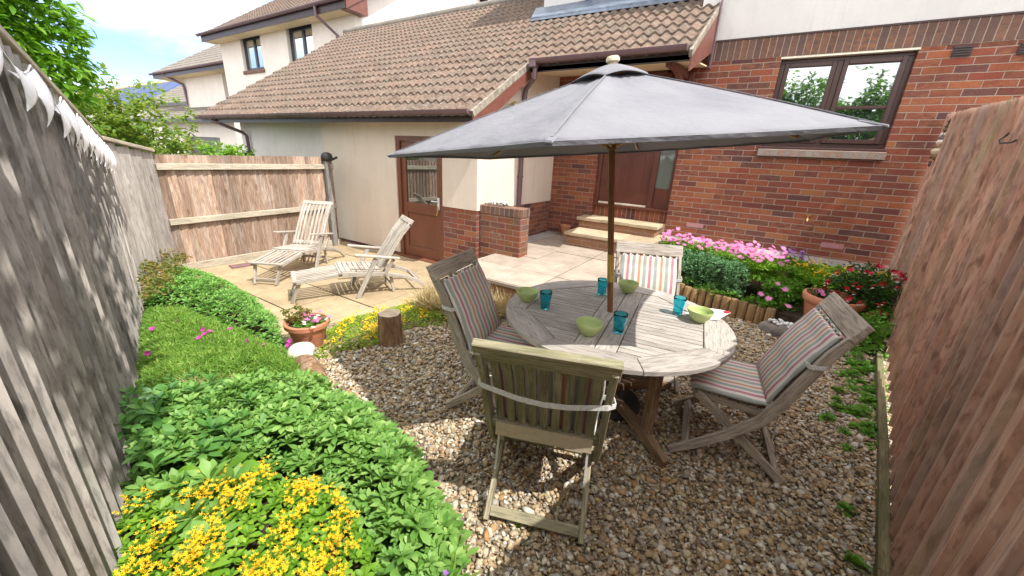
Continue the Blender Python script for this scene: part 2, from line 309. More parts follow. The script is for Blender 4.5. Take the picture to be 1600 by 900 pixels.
M['white_petal'] = m_leaf('white_petal', [(0, (.7, .6, .62)), (1, (.8, .75, .75))], .2)
M['bluegreen'] = m_leaf('blue_green_leaf', [(0, (.05, .13, .05)), (.5, (.12, .27, .115)), (1, (.22, .40, .19))], .15)
M['midgreen'] = m_leaf('mid_green_leaf', [(0, (.04, .13, .015)), (.5, (.11, .28, .03)), (1, (.24, .43, .06))], .35)
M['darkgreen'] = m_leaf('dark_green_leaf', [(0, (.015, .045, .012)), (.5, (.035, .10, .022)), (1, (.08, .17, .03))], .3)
M['tree'] = m_leaf('tree_leaf', [(0, (.05, .15, .012)), (.5, (.13, .32, .02)), (1, (.30, .52, .04))], .5)
M['bushleaf'] = m_leaf('bush_leaf', [(0, (.05, .11, .015)), (.5, (.13, .24, .035)), (.9, (.26, .36, .06)), (1, (.30, .16, .06))], .45)
M['rosy'] = m_leaf('red_green_leaf', [(0, (.07, .13, .03)), (.5, (.18, .20, .05)), (1, (.42, .16, .05))], .3)

# ------------------------------------------------------------------ builders
def rotz(a): return np.array([[cos(a), -sin(a), 0], [sin(a), cos(a), 0], [0, 0, 1]])
def nrm(v): v = np.asarray(v, float); return v/(np.linalg.norm(v)+1e-12)
class MB:
    def __init__(s): s.v = []; s.f = []; s.uv = []
    def add(s, vs, fs, uvs=None):
        b = len(s.v); s.v += [tuple(map(float, p)) for p in vs]; s.f += [tuple(b+i for i in f) for f in fs]
        s.uv += uvs if uvs else [None]*len(fs); return s
    def beam(s, p0, p1, w, h, side=None):
        """box from p0 to p1; w across `side`, h in the third direction; UV u runs along the length"""
        p0 = np.array(p0, float); p1 = np.array(p1, float); a = nrm(p1-p0); L = np.linalg.norm(p1-p0)
        if side is None: side = np.cross(a, (0, 0, 1)) if abs(a[2]) < .95 else np.array([1., 0, 0])
        sd = np.array(side, float); sd = nrm(sd-a*(sd@a)); t = np.cross(a, sd); vs = []
        for e in (p0, p1):
            for i, j in ((-1, -1), (1, -1), (1, 1), (-1, 1)): vs.append(e+sd*i*w/2+t*j*h/2)
        o = random.random()*9; q = random.random()*9
        F = [(0, 1, 5, 4), (1, 2, 6, 5), (2, 3, 7, 6), (3, 0, 4, 7), (3, 2, 1, 0), (4, 5, 6, 7)]
        U = []; acc = q
        for ww in (w, h, w, h): U.append([(o, acc), (o, acc+ww), (o+L, acc+ww), (o+L, acc)]); acc += ww
        U += [[(o, q), (o+h, q), (o+h, q+w), (o, q+w)]]*2
        return s.add(vs, F, U)
    def box(s, x0, x1, y0, y1, z0, z1):
        ext = (x1-x0, y1-y0, z1-z0); k = int(np.argmax(ext)); c = ((x0+x1)/2, (y0+y1)/2, (z0+z1)/2)
        if k == 0: return s.beam((x0, c[1], c[2]), (x1, c[1], c[2]), ext[1], ext[2], (0, 1, 0))
        if k == 1: return s.beam((c[0], y0, c[2]), (c[0], y1, c[2]), ext[0], ext[2], (1, 0, 0))
        return s.beam((c[0], c[1], z0), (c[0], c[1], z1), ext[0], ext[1], (1, 0, 0))
    def sweep(s, pts, w, h, side, hs=None):
        pts = [np.array(p, float) for p in pts]; sd = nrm(side); n = len(pts); vs = []; us = []; o = random.random()*9; acc = o
        for i, p in enumerate(pts):
            a = nrm(pts[min(i+1, n-1)]-pts[max(i-1, 0)]); t = np.cross(a, sd); hh = hs[i] if hs else h
            if i: acc += np.linalg.norm(p-pts[i-1])
            us.append(acc)
            for k, j in ((-1, -1), (1, -1), (1, 1), (-1, 1)): vs.append(p+sd*k*w/2+t*j*hh/2)
        F = []; U = []
        for i in range(n-1):
            b = i*4; q = 0
            for k in range(4):
                F.append((b+k, b+(k+1) % 4, b+4+(k+1) % 4, b+4+k)); ww = (w, h)[k % 2]
                U.append([(us[i], q), (us[i], q+ww), (us[i+1], q+ww), (us[i+1], q)]); q += ww
        F += [(3, 2, 1, 0), (4*n-4, 4*n-3, 4*n-2, 4*n-1)]; U += [[(0, 0), (h, 0), (h, w), (0, w)]]*2
        return s.add(vs, F, U)
    def tube(s, pts, r, n=10, caps=True):
        pts = [np.array(p, float) for p in pts]; m = len(pts); rs = r if hasattr(r, '__len__') else [r]*m
        a0 = nrm(pts[1]-pts[0]); up = np.array([0, 0, 1.]) if abs(a0[2]) < .9 else np.array([1., 0, 0]); vs = []; acc = random.random()*5; us = []
        for i, p in enumerate(pts):
            a = nrm(pts[min(i+1, m-1)]-pts[max(i-1, 0)]); e1 = nrm(np.cross(up, a)); e2 = np.cross(a, e1); up = e2 if False else up
            if i: acc += np.linalg.norm(p-pts[i-1])
            us.append(acc)
            for k in range(n): t = 2*pi*k/n; vs.append(p+rs[i]*(cos(t)*e1+sin(t)*e2))
        F = []; U = []
        for i in range(m-1):
            for k in range(n):
                F.append((i*n+k, i*n+(k+1) % n, (i+1)*n+(k+1) % n, (i+1)*n+k)); c = 2*pi*rs[i]/n
                U.append([(us[i], k*c), (us[i], k*c+c), (us[i+1], k*c+c), (us[i+1], k*c)])
        if caps:
            F += [tuple(range(n-1, -1, -1)), tuple((m-1)*n+k for k in range(n))]; U += [[(cos(k), sin(k)) for k in range(n)]]*2
        return s.add(vs, F, U)
    def lathe(s, prof, n=28, c=(0, 0, 0), wob=0.):
        vs = []; m = len(prof)
        for (r, z) in prof:
            for k in range(n): t = 2*pi*k/n; rr = r*(1+wob*sin(3*t+z*9)+wob*.6*sin(7*t+1)); vs.append((c[0]+rr*cos(t), c[1]+rr*sin(t), c[2]+z))
        F = [(i*n+k, i*n+(k+1) % n, (i+1)*n+(k+1) % n, (i+1)*n+k) for i in range(m-1) for k in range(n)]
        U = [[(k/n, prof[i][1]), ((k+1)/n, prof[i][1]), ((k+1)/n, prof[i+1][1]), (k/n, prof[i+1][1])] for i in range(m-1) for k in range(n)]
        return s.add(vs, F, U)
    def prism(s, poly, d):
        """extrude a 3-D polygon by vector d"""
        p = [np.array(q, float) for q in poly]; n = len(p); d = np.array(d, float); vs = p+[q+d for q in p]
        nn = sum((np.cross(p[i], p[(i+1) % n]) for i in range(n)), np.zeros(3)); fl = nn@d > 0
        top = tuple(range(n, 2*n)); bot = tuple(range(n-1, -1, -1)); F = [top, bot]+[(i, (i+1) % n, n+(i+1) % n, n+i) for i in range(n)]
        if not fl: F = [tuple(reversed(f)) for f in F]
        return s.add(vs, F)
    def poly(s, pts): return s.add(pts, [tuple(range(len(pts)))])
    def build(s, name, mat, parent=None, local=False, world_uv=False, smooth=False, bevel=0., uvoff=(0, 0), seg=1, solid=0., angle=35):
        me = bpy.data.meshes.new(name); me.from_pydata(s.v, [], s.f); me.update()
        uvl = me.uv_layers.new(name='UVMap'); V = s.v
        for p in me.polygons:
            u = s.uv[p.index]; nx, ny, nz = (abs(c) for c in p.normal)
            for k, li in enumerate(p.loop_indices):
                if u is not None and not world_uv: uvl.data[li].uv = u[k]
                else:
                    x, y, z = V[me.loops[li].vertex_index]
                    uvl.data[li].uv = ((y+uvoff[0], z+uvoff[1]) if nx >= ny and nx >= nz else (x+uvoff[0], z+uvoff[1]) if ny >= nz else (x+uvoff[0], y+uvoff[1]))
        if mat is not None: me.materials.append(mat if not isinstance(mat, str) else M[mat])
        o = bpy.data.objects.new(name, me); COL.objects.link(o)
        if smooth:
            me.polygons.foreach_set('use_smooth', [True]*len(me.polygons))
            try: me.set_sharp_from_angle(angle=radians(angle))
            except Exception: pass
        if solid: md = o.modifiers.new('solid', 'SOLIDIFY'); md.thickness = solid
        if bevel: md = o.modifiers.new('bevel', 'BEVEL'); md.width = bevel; md.segments = seg; md.limit_method = 'ANGLE'; md.angle_limit = radians(40)
        if parent is not None: par(o, parent, local)
        return o
def par(o, p, local=False):
    o.parent = p
    if not local: o.matrix_parent_inverse = Matrix.Translation(-Vector(p.location))
    return o
def tag(o, label=None, cat=None, group=None, kind=None):
    if label: o['label'] = label
    if cat: o['category'] = cat
    if group: o['group'] = group
    if kind: o['kind'] = kind
    return o
def thing(name, label, cat, loc=(0, 0, 0), group=None):
    o = bpy.data.objects.new(name, None); COL.objects.link(o); o.location = loc; o.empty_display_size = .1
    return tag(o, label, cat, group)
def copy_tree(o, parent=None):
    c = o.copy(); COL.objects.link(c)
    if parent: c.parent = parent; c.matrix_parent_inverse = o.matrix_parent_inverse.copy()
    for ch in list(o.children): copy_tree(ch, c)
    return c
def npmesh(name, V, F, mat, parent=None, smooth=False, local=False):
    V = np.asarray(V, np.float32); F = np.asarray(F, np.int32); me = bpy.data.meshes.new(name); k = F.shape[1]
    me.vertices.add(len(V)); me.vertices.foreach_set('co', V.ravel()); me.loops.add(F.size); me.loops.foreach_set('vertex_index', F.ravel())
    me.polygons.add(len(F)); me.polygons.foreach_set('loop_start', np.arange(0, F.size, k, dtype=np.int32))
    if smooth: me.polygons.foreach_set('use_smooth', np.ones(len(F), bool))
    me.update(calc_edges=True); me.validate(); me.materials.append(M[mat] if isinstance(mat, str) else mat)
    o = bpy.data.objects.new(name, me); COL.objects.link(o)
    if parent is not None: par(o, parent, local)
    return o
def basis(ax, up):
    ax = ax/np.linalg.norm(ax, axis=1, keepdims=True); sd = np.cross(up, ax); ln = np.linalg.norm(sd, axis=1, keepdims=True); sd = np.where(ln < 1e-3, np.array([1., 0, 0]), sd/np.maximum(ln, 1e-6))
    nn = np.cross(ax, sd); return np.stack([ax, sd, nn], axis=2)
def scat(T, F, P, B, s):
    s = np.asarray(s, float); s = np.repeat(s[:, None], 3, 1) if s.ndim == 1 else s
    V = P[:, None, :]+np.einsum('nij,nkj->nki', B, T[None]*s[:, None, :]); n, t = V.shape[:2]
    return V.reshape(-1, 3), (F[None]+(np.arange(n)*t)[:, None, None]).reshape(-1, F.shape[1])
def leafT(wr=.35, seg=4, fold=.12, curl=.25, p=.8, tip=1.):
    T = []; F = []
    for i in range(seg+1):
        t = i/seg; w_ = wr/2*max(.04, sin(pi*min(1, t**p*.96+.02))**.75); z = -curl*t*t
        T += [(t, -w_, z+fold*w_*2), (t, 0, z), (t, w_, z+fold*w_*2)]
    for i in range(seg):
        a = i*3; F += [(a, a+1, a+4, a+3), (a+1, a+2, a+5, a+4)]
    return np.array(T, float), np.array(F)
def cat(parts):
    V = []; F = []; b = 0
    for v, f in parts: V.append(v); F.append(f+b); b += len(v)
    return np.concatenate(V), np.concatenate(F)
def inpoly(P, poly):
    x, y = P[:, 0], P[:, 1]; r = np.zeros(len(P), bool); n = len(poly); j = n-1
    for i in range(n):
        xi, yi = poly[i]; xj, yj = poly[j]
        c = ((yi > y) != (yj > y)) & (x < (xj-xi)*(y-yi)/((yj-yi) or 1e-9)+xi); r ^= c; j = i
    return r
def sample(poly, dens, jit=None):
    a = np.array(poly); lo, hi = a.min(0), a.max(0); area = (hi-lo).prod(); n = int(area*dens); P = RNG.uniform(lo, hi, (n, 2)); return P[inpoly(P, poly)]
def edge_d(P, poly):
    d = np.full(len(P), 9.); n = len(poly)
    for i in range(n):
        a = np.array(poly[i]); b = np.array(poly[(i+1) % n]); ab = b-a; t = np.clip(((P-a)@ab)/(ab@ab), 0, 1); d = np.minimum(d, np.linalg.norm(P-a-t[:, None]*ab, axis=1))
    return d
def wall_open(mb, axis, c0, c1, a0, a1, z0, z1, holes):
    """wall slab between planes c0,c1 (perp to axis), spanning a0..a1 along the other axis, with rectangular holes (a0,a1,z0,z1)"""
    xs = sorted(set([a0, a1]+[h for q in holes for h in q[:2] if a0 < h < a1])); zs = sorted(set([z0, z1]+[h for q in holes for h in q[2:] if z0 < h < z1]))
    solid = {}
    for i in range(len(xs)-1):
        for j in range(len(zs)-1):
            mx_, mz = (xs[i]+xs[i+1])/2, (zs[j]+zs[j+1])/2; solid[i, j] = not any(h[0] < mx_ < h[1] and h[2] < mz < h[3] for h in holes)
    P = lambda a, c, z: (a, c, z) if axis == 'y' else (c, a, z)
    for (i, j), sld in solid.items():
        if not sld: continue
        A, B, Z0, Z1 = xs[i], xs[i+1], zs[j], zs[j+1]
        mb.poly([P(A, c0, Z0), P(B, c0, Z0), P(B, c0, Z1), P(A, c0, Z1)]); mb.poly([P(A, c1, Z1), P(B, c1, Z1), P(B, c1, Z0), P(A, c1, Z0)])
        if not solid.get((i-1, j)): mb.poly([P(A, c0, Z1), P(A, c1, Z1), P(A, c1, Z0), P(A, c0, Z0)])
        if not solid.get((i+1, j)): mb.poly([P(B, c0, Z0), P(B, c1, Z0), P(B, c1, Z1), P(B, c0, Z1)])
        if not solid.get((i, j-1)): mb.poly([P(A, c0, Z0), P(A, c1, Z0), P(B, c1, Z0), P(B, c0, Z0)])
        if not solid.get((i, j+1)): mb.poly([P(A, c0, Z1), P(B, c0, Z1), P(B, c1, Z1), P(A, c1, Z1)])
    return mb

# ================================================================== SETTING
UP = .35; WALK = .57; WY = 6.5; SX = -3.26; SY = 4.26
def ground(name, poly, z, mat, kind='structure'):
    mb = MB(); mb.poly([(x, y, z) for x, y in poly]); return tag(mb.build(name, mat), kind=kind)
ground('ground', [(-400, -400), (400, -400), (400, 400), (-400, 400)], -.06, 'ground')
gb = [(-3.9, -.6), (1.9, -1.2), (1.9, 6.4), (-3.0, 6.4), (-3.0, 3.3), (-3.3, 2.0)]
ground('gravel_bed', gb, .012, 'gravel_base')
def slabs(name, poly, z, mat, sx, sy, ox, oy, gap=.007, th=.04, jz=.003):
    """paving laid as separate slabs, all in one sheet, clipped to a polygon"""
    mb = MB(); a = np.array(poly); x0, y0 = a.min(0); x1, y1 = a.max(0)
    ix = range(math.floor((x0-ox)/sx)-1, math.ceil((x1-ox)/sx)+1); iy = range(math.floor((y0-oy)/sy)-1, math.ceil((y1-oy)/sy)+1)
    for i in ix:
        for j in iy:
            c = [(ox+i*sx+gap/2, oy+j*sy+gap/2), (ox+(i+1)*sx-gap/2, oy+j*sy+gap/2), (ox+(i+1)*sx-gap/2, oy+(j+1)*sy-gap/2), (ox+i*sx+gap/2, oy+(j+1)*sy-gap/2)]
            c = clip(c, poly)
            if len(c) > 2: dz = random.uniform(-jz, jz); mb.prism([(x, y, z-th+dz) for x, y in c], (0, 0, th))
    return mb.build(name, mat, bevel=.004)
def clip(sub, cl):
    """Sutherland-Hodgman against a convex counter-clockwise polygon"""
    out = list(sub)
    for i in range(len(cl)):
        a, b = cl[i], cl[(i+1) % len(cl)]; inp = out; out = []
        if not inp: break
        ins = lambda p: (b[0]-a[0])*(p[1]-a[1])-(b[1]-a[1])*(p[0]-a[0]) >= -1e-9
        for k in range(len(inp)):
            p, q = inp[k-1], inp[k]
            if ins(p) != ins(q):
                d1 = (b[0]-a[0])*(p[1]-a[1])-(b[1]-a[1])*(p[0]-a[0]); d2 = (b[0]-a[0])*(q[1]-a[1])-(b[1]-a[1])*(q[0]-a[0]); t = d1/(d1-d2)
                out.append((p[0]+t*(q[0]-p[0]), p[1]+t*(q[1]-p[1])))
            if ins(q): out.append(q)
    return out
lowpoly = [(-6.3, 1.3), (-3.45, 1.3), (-2.98, 3.3), (-2.98, SY-.01), (-6.3, SY-.01)]
ground('patio_base', [(-6.3, 1.2), (-3.4, 1.2), (-2.95, 3.3), (-2.95, SY), (-6.3, SY)], -.012, 'soil')
tag(slabs('patio', lowpoly, .015, 'slab_buff', .60, .60, -3.96, 1.89, gap=.012, jz=.004), kind='structure')
mb = MB(); mb.box(-2.97, -.92, 3.33, 6.5, 0, UP-.045); tag(mb.build('raised_patio_base', 'step_brick', world_uv=True), kind='structure')
tag(slabs('raised_patio', [(-2.98, 3.30), (-.9, 3.30), (-.9, 6.49), (-2.98, 6.49)], UP, 'slab_pink', .58, .58, -2.96, 3.32, gap=.013, jz=.004), kind='structure')
tag(slabs('porch_paving', [(SX+.01, SY+.25), (-2.985, SY+.25), (-2.985, 6.49), (SX+.01, 6.49)], UP-.002, 'slab_grey', .60, .60, -3.3, 4.5), kind='structure')
# path along the house wall behind the flower bed
mb = MB(); mb.box(-1.12, 2.6, 5.99, 6.49, 0, WALK-.045); tag(mb.build('path_base', 'step_brick', world_uv=True), kind='structure')
tag(slabs('path', [(-1.12, 5.95), (2.6, 5.95), (2.6, 6.49), (-1.12, 6.49)], WALK, 'slab_grey', .62, .6, -1.12, 5.95), kind='structure')
# soil of the two beds
mb = MB()
bedR = [(-.85, 5.1), (.2, 4.86), (1.3, 4.55), (1.55, 5.9), (-.9, 5.94)]
mb.prism([(x, y, 0) for x, y in bedR], (0, 0, .2)); tag(mb.build('soil_bank', 'soil'), kind='structure')
bedL = [(-.55, -.2), (-.55, .72), (-.80, .95), (-1.2, 1.12), (-1.55, 1.22), (-1.95, 1.28), (-2.4, 1.24), (-2.95, 1.36), (-3.5, 1.52), (-4.2, 1.66), (-5.0, 1.74), (-5.9, 1.72), (-6.1, 1.62), (-5.6, 1.2), (-3.42, .6), (-1.92, .13), (-.7, -.25)]
mb = MB(); mb.poly([(x, y, .045) for x, y in bedL]); tag(mb.build('soil', 'soil'), kind='structure')

# ================================================================== HOUSE
house = thing('house', 'cream rendered and red brick house with brown tiled lean-to roof, porch and two front doors', 'house', (-3, 6.5, 0))
def part(mb, name, mat, parent=house, **k): return mb.build(name, mat, parent, **k)
# main brick wall with window and door openings
WIN = (-.13, 1.15, 1.95, 3.01); DOOR = (-2.44, -1.17, .955, 3.02)
mb = MB(); wall_open(mb, 'y', WY, WY+.28, SX-.05, 3.4, -.1, 3.02, [WIN, (DOOR[0], DOOR[1], .70, DOOR[3]+.2)])
wall_m = part(mb, 'brick_wall', 'brick', world_uv=True, uvoff=(.06, .03))
mb = MB(); wall_open(mb, 'y', WY-.003, WY+.28, -2.9, 3.4, 3.021, 3.255, []); part(mb, 'soldier_course', 'soldier', world_uv=True, uvoff=(0, -3.021))
mb = MB(); wall_open(mb, 'y', WY+.03, WY+.28, -1.2, 3.4, 3.256, 6.2, []); part(mb, 'rendered_wall', 'render_white')
mb = MB(); mb.box(-.96, 3.4, WY-.012, WY+.03, 3.256, 3.275); part(mb, 'bead', 'fascia')
# door recess
mb = MB(); wall_open(mb, 'y', WY+.10, WY+.28, DOOR[0], DOOR[1], .70, .93, []); part(mb, 'soldier_course', 'soldier_door', world_uv=True, uvoff=(0, -.70))
d = MB()
d.box(DOOR[0], DOOR[0]+.07, WY+.06, WY+.16, .955, 3.02); d.box(DOOR[1]-.05, DOOR[1], WY+.06, WY+.16, .955, 3.02); d.box(-1.53, -1.45, WY+.06, WY+.16, .955, 3.02); d.box(DOOR[0]+.07, DOOR[1]-.05, WY+.06, WY+.16, 2.93, 3.02); d.box(DOOR[0]-.02, DOOR[1]+.01, WY+.02, WY+.18, .925, .965)
fd = part(d, 'front_door', 'door_dark', bevel=.004)
d = MB(); d.box(DOOR[0]+.07, -1.53, WY+.10, WY+.14, .99, 2.93); lf = part(d, 'door_leaf', 'door_dark', fd)
lf.matrix_parent_inverse = Matrix(); fd_par = fd
d = MB()
for px0, px1 in ((-2.30, -1.98), (-1.90, -1.60)):
    for pz0, pz1 in ((1.16, 1.83), (1.98, 2.75)):
        for k, (a, b) in enumerate(((0, .10), (.018, .092), (.05, .085))):
            d.box(px0+a, px1-a, WY+b-.006*(k == 0), WY+.105, pz0+a, pz1-a)
part(d, 'raised_panel', 'door_dark', fd, bevel=.008, seg=2).matrix_parent_inverse = Matrix()
d = MB(); d.box(DOOR[0]+.09, -1.54, WY+.055, WY+.099, .968, .995); part(d, 'threshold', 'cream_plastic', fd).matrix_parent_inverse = Matrix()
d = MB(); d.box(-1.45, DOOR[1]-.05, WY+.11, WY+.13, 1.28, 2.55); part(d, 'pane', 'frost', fd).matrix_parent_inverse = Matrix()
d = MB(); d.box(-1.45, DOOR[1]-.05, WY+.10, WY+.14, .965, 1.279); part(d, 'side_panel', 'door_dark', fd)
d = MB(); d.box(-1.45, DOOR[1]-.05, WY+.10, WY+.14, 2.551, 2.93); part(d, 'side_panel', 'door_dark', fd).matrix_parent_inverse = Matrix()
d = MB(); d.tube([(-1.60, WY+.10, 1.98), (-1.60, WY+.05, 1.98), (-1.66, WY+.05, 1.98)], .009, 8); part(d, 'handle', 'brass', fd, smooth=True).matrix_parent_inverse = Matrix()
# window: outer frame, two casements (right one opening), glazing bars, sill
x0, x1, z0, z1 = WIN; xm = (x0+x1)/2-.02; fy = WY+.075
d = MB(); d.box(x0, x1, fy, fy+.07, z1-.055, z1-.012); d.box(x0, x1, fy, fy+.07, z0, z0+.06); d.box(x0, x0+.055, fy, fy+.07, z0+.06, z1-.055); d.box(x1-.055, x1, fy, fy+.07, z0+.06, z1-.055); d.box(xm-.03, xm+.03, fy, fy+.07, z0+.06, z1-.055)
wf = part(d, 'window', 'frame', bevel=.004)
d = MB()
for a, b, e in ((x0+.055, xm-.03, 0), (xm+.03, x1-.055, .012)):
    za, zb = z0+.06, z1-.055; t = .05; zm = za+(zb-za)*.44
    d.box(a, a+t, fy-e-.012, fy+.045, za, zb); d.box(b-t, b, fy-e-.012, fy+.045, za, zb); d.box(a+t, b-t, fy-e-.012, fy+.045, zb-t, zb); d.box(a+t, b-t, fy-e-.012, fy+.045, za, za+t); d.box(a+t, b-t, fy-e-.006, fy+.045, zm-.018, zm+.018)
part(d, 'casement', 'frame', wf, bevel=.004).matrix_parent_inverse = Matrix()
d = MB(); d.box(x0+.1, x1-.1, fy+.02, fy+.028, z0+.1, z1-.1); part(d, 'pane', 'pane', wf).matrix_parent_inverse = Matrix()
d = MB(); d.box(x0-.01, x1+.01, WY-.035, fy, z0-.028, z0); part(d, 'sill', 'frame', wf, bevel=.005).matrix_parent_inverse = Matrix()
d = MB(); d.box(x0-.01, x1+.01, WY-.004, fy, z1-.012, z1+.008); part(d, 'lintel_strip', 'cream_plastic', wf).matrix_parent_inverse = Matrix()
mb = MB(); mb.box(x0-.02, x1+.02, WY-.055, WY+.02, 1.83, 1.92); part(mb, 'brick_sill', 'sill_brick', world_uv=True, uvoff=(0, -1.75), bevel=.006)
for vx, vz in ((1.42, 2.90), (1.90, 2.89)):
    d = MB(); d.box(vx, vx+.15, WY-.012, WY+.01, vz, vz+.105)
    for k in range(4): d.box(vx+.01, vx+.14, WY-.022, WY-.010, vz+.012+k*.023, vz+.024+k*.023)
    part(d, 'air_vent', 'fascia')
d = MB(); d.tube([(.61, WY, 1.06), (.61, WY-.05, 1.06), (.61, WY-.065, 1.03)], .011, 8); d.tube([(.61, WY-.04, 1.06), (.61, WY-.04, 1.11)], .006, 6); d.beam((.585, WY-.04, 1.11), (.635, WY-.04, 1.11), .012, .01); part(d, 'tap', 'brass', smooth=True)
for bx, bz in ((-.86, .755), (.84, .71)):
    d = MB(); d.box(bx, bx+.24, WY-.004, WY+.01, bz, bz+.066); part(d, 'pink_brick', m_plain('pale_pink_brick', (.42, .21, .22), .9) if 'pale_pink_brick' not in bpy.data.materials else bpy.data.materials['pale_pink_brick'])
# side wall of the lean-to (faces +x) : prism in y-z
def roofz(y): return 2.18+.598*(y-4.01)
mb = MB(); mb.prism([(SX, SY+.201, .915), (SX, WY, .915), (SX, WY, roofz(WY)-.08), (SX, SY+.201, roofz(SY+.2)-.08)], (-.25, 0, 0)); part(mb, 'side_wall', 'render')
mb = MB(); mb.box(SX-.25, SX-.012, SY+.205, WY, 0, .914); part(mb, 'brick_plinth', 'brick_plinth', world_uv=True)
# front wall of the lean-to
DX0, DX1 = -4.85, -3.89
mb = MB(); wall_open(mb, 'y', SY, SY+.2, -6.69, DX0, .06, 2.14, []); wall_open(mb, 'y', SY, SY+.2, DX1, SX, .915, 2.14, []); wall_open(mb, 'y', SY, SY+.2, DX0, DX1, 1.87, 2.14, []); part(mb, 'lean_to_wall', 'render')
mb = MB(); wall_open(mb, 'y', SY+.16, SY+.36, -9.95, -6.691, -.1, 2.14, []); part(mb, 'lean_to_wall', 'render_pale')
mb = MB(); mb.box(-6.68, DX0, SY+.012, SY+.2, -.1, .058); part(mb, 'brick_plinth', 'brick_plinth', world_uv=True)
mb = MB(); mb.box(DX1, SX-.013, SY+.012, SY+.2, -.1, .913); part(mb, 'brick_plinth', 'brick_plinth', world_uv=True)
mb = MB(); mb.box(-6.73, -6.69, SY, SY+.35, -.1, 2.14); part(mb, 'wall_return', 'render')
# shed door
dy = SY+.05
d = MB(); d.box(DX0, DX0+.07, dy-.03, dy+.06, 0, 1.87); d.box(DX1-.06, DX1, dy-.03, dy+.06, 0, 1.87); d.box(DX0+.07, DX1-.06, dy-.03, dy+.06, 1.80, 1.87); d.box(DX0-.02, DX1+.02, dy-.10, dy+.06, -.02, .035)
sd = part(d, 'side_door', 'door', bevel=.003)
a, b = DX0+.075, DX1-.065
d = MB(); d.box(a, a+.09, dy, dy+.045, .04, 1.795); d.box(b-.09, b, dy, dy+.045, .04, 1.795); d.box(a+.09, b-.09, dy, dy+.045, 1.69, 1.795); d.box(a+.09, b-.09, dy, dy+.045, .74, .90); d.box(a+.09, b-.09, dy, dy+.045, .04, .20); d.box(a+.09, b-.09, dy+.018, dy+.035, .20, .74)
lf = part(d, 'door_leaf', 'door', sd, bevel=.003); lf.matrix_parent_inverse = Matrix()
d = MB(); d.box(a+.088, b-.088, dy+.018, dy+.024, .89, 1.70); part(d, 'pane', 'pane_dim', sd).matrix_parent_inverse = Matrix()
d = MB(); d.box(b-.075, b-.035, dy-.012, dy, .84, 1.02); d.tube([(b-.055, dy-.01, .965), (b-.055, dy-.05, .965), (b-.16, dy-.05, .965)], .009, 8); part(d, 'handle', 'white_metal', sd, smooth=True).matrix_parent_inverse = Matrix()
d = MB(); d.tube([(b-.055, dy-.012, .88), (b-.055, dy-.035, .88)], .008, 6); d.beam((b-.055, dy-.03, .88), (b-.05, dy-.035, .80), .022, .004); d.beam((b-.05, dy-.04, .80), (b-.06, dy-.04, .755), .018, .012); part(d, 'keys', 'brass', sd).matrix_parent_inverse = Matrix()
# brick stub wall (its own thing)
stub = thing('brick_wall', 'waist-high stained red brick stub wall with brick-on-edge top beside the side door', 'wall', (-2.9, 4.4, 0))
mb = MB(); mb.box(SX-.01, -2.59, 4.34, 4.575, 0, .885); mb.build('brickwork', 'brick_stub', stub, world_uv=True, uvoff=(.12, -.02), bevel=.004)
mb = MB(); mb.box(SX-.01, -2.585, 4.335, 4.58, .886, 1.0); mb.build('coping', 'soldier', stub, world_uv=True, uvoff=(0, -.85), bevel=.006)

# ---- tiled roofs
def tiled(name, mat, y0, z0, slope, ncourse, xr, parent, gauge=.30, wave=.146, amp=.034, xstep=8, thick=.028, flip=1., axis='x'):
    """wavy interlocking tiles in overlapping courses; xr(k) gives the x-range of course k"""
    V = []; F = []; U = []; cs, sn = cos(slope), sin(slope); mb = MB()
    for k in range(ncourse):
        xa, xb = xr(k); n = max(2, int((xb-xa)/wave*xstep)); xs = [xa+(xb-xa)*i/n for i in range(n+1)]
        wob = [random.uniform(-.004, .004) for _ in range(int((xb-xa)/(2*wave))+3)]
        b = len(mb.v); vs = []
        for x in xs:
            ph = (x/wave) % 1.; prof = amp*(.5+.5*sin(2*pi*ph))**.9; tw = wob[int((x-xa)/(2*wave))]
            for (s_, dz) in ((k*gauge-.03+tw, thick+.012), ((k+1)*gauge, .012)):
                yy = y0+s_*cs; zz = z0+s_*sn+(prof+dz)/cs*1.; vs.append((x, yy, zz))
            yy = y0+(k*gauge-.03+tw)*cs; vs.append((x, yy+.004, z0+(k*gauge-.03)*sn+(prof*.35)+.0))
        fs = []; us = []
        for i in range(n):
            a = i*3; fs.append((a, a+3, a+4, a+1)); us.append([(xs[i], k+.01), (xs[i+1], k+.01), (xs[i+1], k+.98), (xs[i], k+.98)])
            fs.append((a+2, a+5, a+3, a)); us.append([(xs[i], k+.01), (xs[i+1], k+.01), (xs[i+1], k+.02), (xs[i], k+.02)])
        mb.add(vs, fs, us)
    return mb.build(name, mat, parent, smooth=True, angle=50)
SL = math.atan(.598); G = .30; RY0, RZ0 = 3.93, 2.105
def xr_main(k):
    s_ = (k+.5)*G*cos(SL); xl = -10.75-(s_)*.22
    y = RY0+s_
    return (xl, -3.10) if y < 5.18 else (xl, -.99) if y < 7.0 else (xl, -3.9)
rf = tiled('roof', 'tile', RY0, RZ0, SL, 19, xr_main, house)
def plane_pts(pts, off): return [(x, y, 2.18+.598*(y-4.01)+off) for x, y in pts]
mb = MB(); mb.prism(plane_pts([(-10.75, 4.0), (-3.12, 4.0), (-3.12, 5.2), (-1.0, 5.2), (-1.0, 6.5), (-3.2, 9.1), (-11.9, 9.1)], -.10), (0, 0, .05)); part(mb, 'roof_deck', 'fascia')
